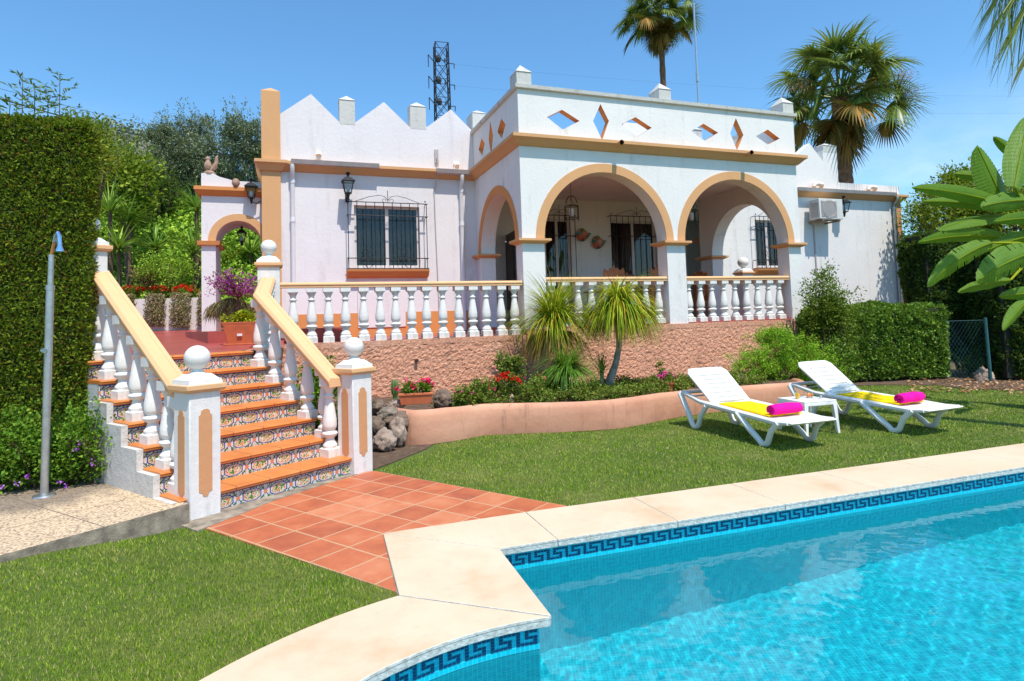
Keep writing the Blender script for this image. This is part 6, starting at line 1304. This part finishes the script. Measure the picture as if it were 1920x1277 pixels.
# fan palms
def fan(sp,hub,ax,nn,Rr,nb,droop,w,spread=2.1):
    s=np.cross(ax,nn); s/=np.linalg.norm(s)
    for i in range(nb):
        a_=(-1+2*i/(nb-1))*spread; d=ax*math.cos(a_)+s*math.sin(a_)+nn*.25*abs(math.sin(a_)); L_=Rr*(1-.18*abs(a_)/spread)*(.93+.14*rng.random())
        sp.append((hub,d,L_,w,droop*(.8+.4*rng.random())))
def fanpalm(px,py,dep,base,label,n,pet,Rr,trw,curve=.0,dead=10,flow=True,lo=-.55,w=.072):
    c=np.array(D(px,py,dep)); t=plant('fan_palm',label,'palm',(c[0],c[1],base)); loc=(c[0],c[1],base); h=c[2]-base
    m=MB(); nt=40; m.tube([(curve*math.sin(i/nt*2),0,h*i/nt) for i in range(nt+1)],[trw*(1+.12*((i%2)*2-1)*.5+.15*(1-i/nt)) for i in range(nt+1)],12); m.build('trunk',MAT['palmbark'],t)
    sp=[];dp=[];pets=MB(Matrix.Translation((-c[0],-c[1],-base)))
    for i in range(n+dead):
        f=i/n; el=(1.25-f*1.75 if i<n else -1.05-.25*rng.random()); a_=i*2.39996+rng.normal()*.15
        d=np.array([math.cos(a_)*math.cos(el),math.sin(a_)*math.cos(el),math.sin(el)]); pl=pet*(.6+.65*rng.random())*(1 if i<n else .7); mid=c+d*pl*.5+np.array([0,0,.12*pl]); hub=c+d*pl+np.array([0,0,-.06*pl])
        pets.tube([tuple(c),tuple(mid),tuple(hub)],[.035,.022,.014],5)
        ax=d+np.array([0,0,-.35]); ax/=np.linalg.norm(ax); up=np.array([0,0,1.]); s=np.cross(ax,up); s/=max(1e-6,np.linalg.norm(s)); nn=np.cross(s,ax); rr=rng.normal()*.5; nn=nn*math.cos(rr)+s*math.sin(rr)
        fan(sp if i<n-3 else dp,hub,ax,nn,Rr*(.85+.3*rng.random()),34,.9+.5*rng.random(),w*Rr)
    pets.build('petioles',FO['palm'],t); blades('fronds',sp,FO['palm'],t,loc,6)
    if dp: blades('dry_fronds',dp,FO['deadpalm'],t,loc,6)
    if flow:
        fl=[];P=[]
        for (fx_,fy_) in flow:
            q=np.array(D(fx_,fy_,dep-.6)); m=MB(Matrix.Translation((-c[0],-c[1],-base))); m.tube([tuple(c),tuple((c+q)/2+np.array([0,0,.25])),tuple(q)],[.03,.02,.01],5); m.build('flower_stalk',FO['palmflower'],t); P.append(q+rng.normal(size=(420,3))*np.array([.20,.15,.12]))
        P=np.concatenate(P); q_=len(P); leaves('blossom',P,rvec(q_)+np.array([0,0,-.5]),rvec(q_),.06,.016,FO['palmflower'],t,loc)
    return t
fanpalm(1574,185,19,0,'large full fan palm behind the right wing with brown blossom sprays',44,1.45,1.12,.23,dead=10,flow=((1655,160),(1690,140),(1632,165),(1502,162),(1700,178)))
fanpalm(1234,28,32,0,'very tall slim fan palm whose crown is cut by the top of the photo',44,1.45,1.15,.15,.1,dead=14,flow=None)
# palm above the right edge
c=D(1990,-150,6.2); t=plant('feather_palm','palm at the upper right corner of which only hanging dark leaflets show','palm',(c.x,c.y,0)); sp=[]
trunk(t,[(1.2,0,0),(1.1,.2,2.5),(.9,.3,c.z+.3)],[.16,.13,.11],MAT['palmbark'])
for st_,en in (((1990,-170),(1868,-5)),((2000,-130),(1905,55)),((1990,-180),(1850,-85)),((2005,-190),(1885,-55)),((2020,-100),(1940,85)),((1995,-150),(1880,25))):
    A=np.array(D(*st_,6.3));B=np.array(D(*en,6.0)); m=MB(Matrix.Translation((-c.x,-c.y,0))); m.tube([(c.x+.9,c.y+.3,c.z+.3),tuple(A),tuple(B)],[.02,.014,.006],5); m.build('rachis',FO['palm'],t)
    for i in range(90):
        f=.1+.9*i/90; p=A+(B-A)*f; sg=1 if i%2 else -1; d=np.array([-.50+.42*sg*(.5+.5*rng.random()),.12*sg+rng.normal()*.1,-1.0]); sp.append((p,d,(.50+.35*rng.random()),.019,.35))
blades('leaflets',sp,FO['palm'],t,(c.x,c.y,0),6)
# ============================================================ LAWN GRASS
def grass(N_,r0,r1,hh,ww,seed):
    r=r0*np.exp(rng.random(N_)*math.log(r1/r0)); a=R(90)+R(54)*(2*rng.random(N_)-1); P=np.stack([r*np.cos(a),r*np.sin(a)],1)
    P=P[np.abs(P[:,0])<14]
    out=offs(outer,0); ex=inpoly(P,outer)
    pth=[(p.x,p.y) for p in (G(372,988),G(345,975),G(700,881),G(1062,949.5),Vector((.40,4.86,0)),Vector((-.94,4.40,0)),Vector((-.62,3.48,0)),G(744,1112))]
    ex|=inpoly(P,pth)
    pvp=[(pv[0].x+.02,pv[0].y-.04)]+[(p.x-.02,p.y-.05) for p in far_[:1]]+[(p.x,p.y) for p in far_[1:]]; ex|=inpoly(P,pvp)
    bd=[W(s,t-.03) for s,t in PW]; bedp=[(p.x,p.y) for p in bd]+[(20,15),(3,13),(-6,14),(-6,6),(S(.2,.0).x,S(.2,.0).y)]
    lim=[(p.x,p.y) for p in (G(704,882),G(742,870),G(782,855),G(815,845),W(-2.3,-2.78),W(-2.0,-2.70))]+bedp[2:14]+[(p.x,p.y) for p in (W(4.12,-2.1),Vector((3.9,10.7,0)),G(1530,728),G(1640,723),G(1760,723),G(1800,729),G(2040,738))]+[(40,10),(40,60),(-30,60),(-30,8.5),(-5,8)]
    jit=rng.normal(size=P.shape)*.018
    ex|=inpoly(P+jit,lim); P=P[~ex]; n_=len(P); rr=np.linalg.norm(P,axis=1)
    ph=np.array([noise.noise(Vector((p[0]*2.2,p[1]*2.2,3))) for p in P]) if n_<400000 else 0
    H=hh*(.55+.7*rng.random(n_))*(1+.35*ph); Wd=ww*(.7+.6*rng.random(n_))*np.maximum(1,rr/3.2); th=rng.random(n_)*6.28; ln=rng.random(n_)*.9; la=rng.random(n_)*6.28
    v=np.zeros((n_,3,3)); s=np.stack([np.cos(th),np.sin(th)],1)*Wd[:,None]/2
    v[:,0,:2]=P-s; v[:,1,:2]=P+s; v[:,2,:2]=P+np.stack([np.cos(la),np.sin(la)],1)*(H*ln)[:,None]; gz=gheight(P[:,0],P[:,1]); v[:,2,2]=H+gz; v[:,:2,2]=(-.005+gz)[:,None]
    return v.reshape(-1,3)
v=grass(720000,1.9,18,.0165,.0042,1)
tag(npmesh('lawn_grass',v,np.arange(len(v)),3,FO['grass']),'short sunlit lawn grass','grass',kind='stuff')
# ============================================================ LIGHT
w=bpy.data.worlds.new('World'); scn.world=w; w.use_nodes=True; nt=w.node_tree; bg=nt.nodes['Background']
sky=nt.nodes.new('ShaderNodeTexSky'); sky.sky_type='NISHITA'; sky.sun_disc=False
sd=(-V*math.cos(R(10))+U*math.sin(R(10))).normalized(); EL=R(63)
sdir=Vector((sd.x*math.cos(EL),sd.y*math.cos(EL),math.sin(EL)))
sky.sun_elevation=EL; sky.sun_rotation=math.atan2(sdir.x,sdir.y); sky.air_density=1.2; sky.dust_density=.8; sky.ozone_density=2.0; sky.altitude=100
# thin clouds low over the horizon
tc_=nt.nodes.new('ShaderNodeTexCoord'); mp=nt.nodes.new('ShaderNodeMapping'); mp.inputs['Scale'].default_value=(1,1,2.6); nz_=nt.nodes.new('ShaderNodeTexNoise'); nz_.inputs['Scale'].default_value=3.2; nz_.inputs['Detail'].default_value=8; nz_.inputs['Roughness'].default_value=.62
nt.links.new(tc_.outputs['Generated'],mp.inputs[0]); nt.links.new(mp.outputs[0],nz_.inputs['Vector']); sx=nt.nodes.new('ShaderNodeSeparateXYZ'); nt.links.new(tc_.outputs['Generated'],sx.inputs[0])
zz_=E_(nt,sx.outputs[2]); band=((zz_*-3.2)+1.0).max(0.).min(1.); cl=((E_(nt,nz_.outputs[0])-.45)*4).max(0.).min(1.)*band*.7
mxw=nt.nodes.new('ShaderNodeMix'); mxw.data_type='RGBA'; nt.links.new(cl.s,mxw.inputs[0]); tn=nt.nodes.new('ShaderNodeMix'); tn.data_type='RGBA'; tn.blend_type='MULTIPLY'; tn.inputs[0].default_value=1; tn.inputs[7].default_value=(.66,1.05,1.28,1); nt.links.new(sky.outputs[0],tn.inputs[6]); nt.links.new(tn.outputs[2],mxw.inputs[6]); mxw.inputs[7].default_value=(7.5,8.0,8.6,1); nt.links.new(mxw.outputs[2],bg.inputs[0]); bg.inputs[1].default_value=.155
sl=bpy.data.lights.new('Sun','SUN'); sl.energy=5.0; sl.angle=R(.53); sl.color=(1,.93,.83); so=bpy.data.objects.new('Sun',sl); C.objects.link(so); so.rotation_euler=sdir.to_track_quat('Z','Y').to_euler()
scn.view_settings.view_transform='Standard'; scn.view_settings.look='None'; scn.view_settings.exposure=.1; scn.view_settings.gamma=1
scn.cycles.max_bounces=8; scn.cycles.transparent_max_bounces=12; scn.cycles.caustics_refractive=True; sl.cycles.is_caustics_light=True; scn.cycles.sample_clamp_indirect=6; scn.cycles.caustics_reflective=False
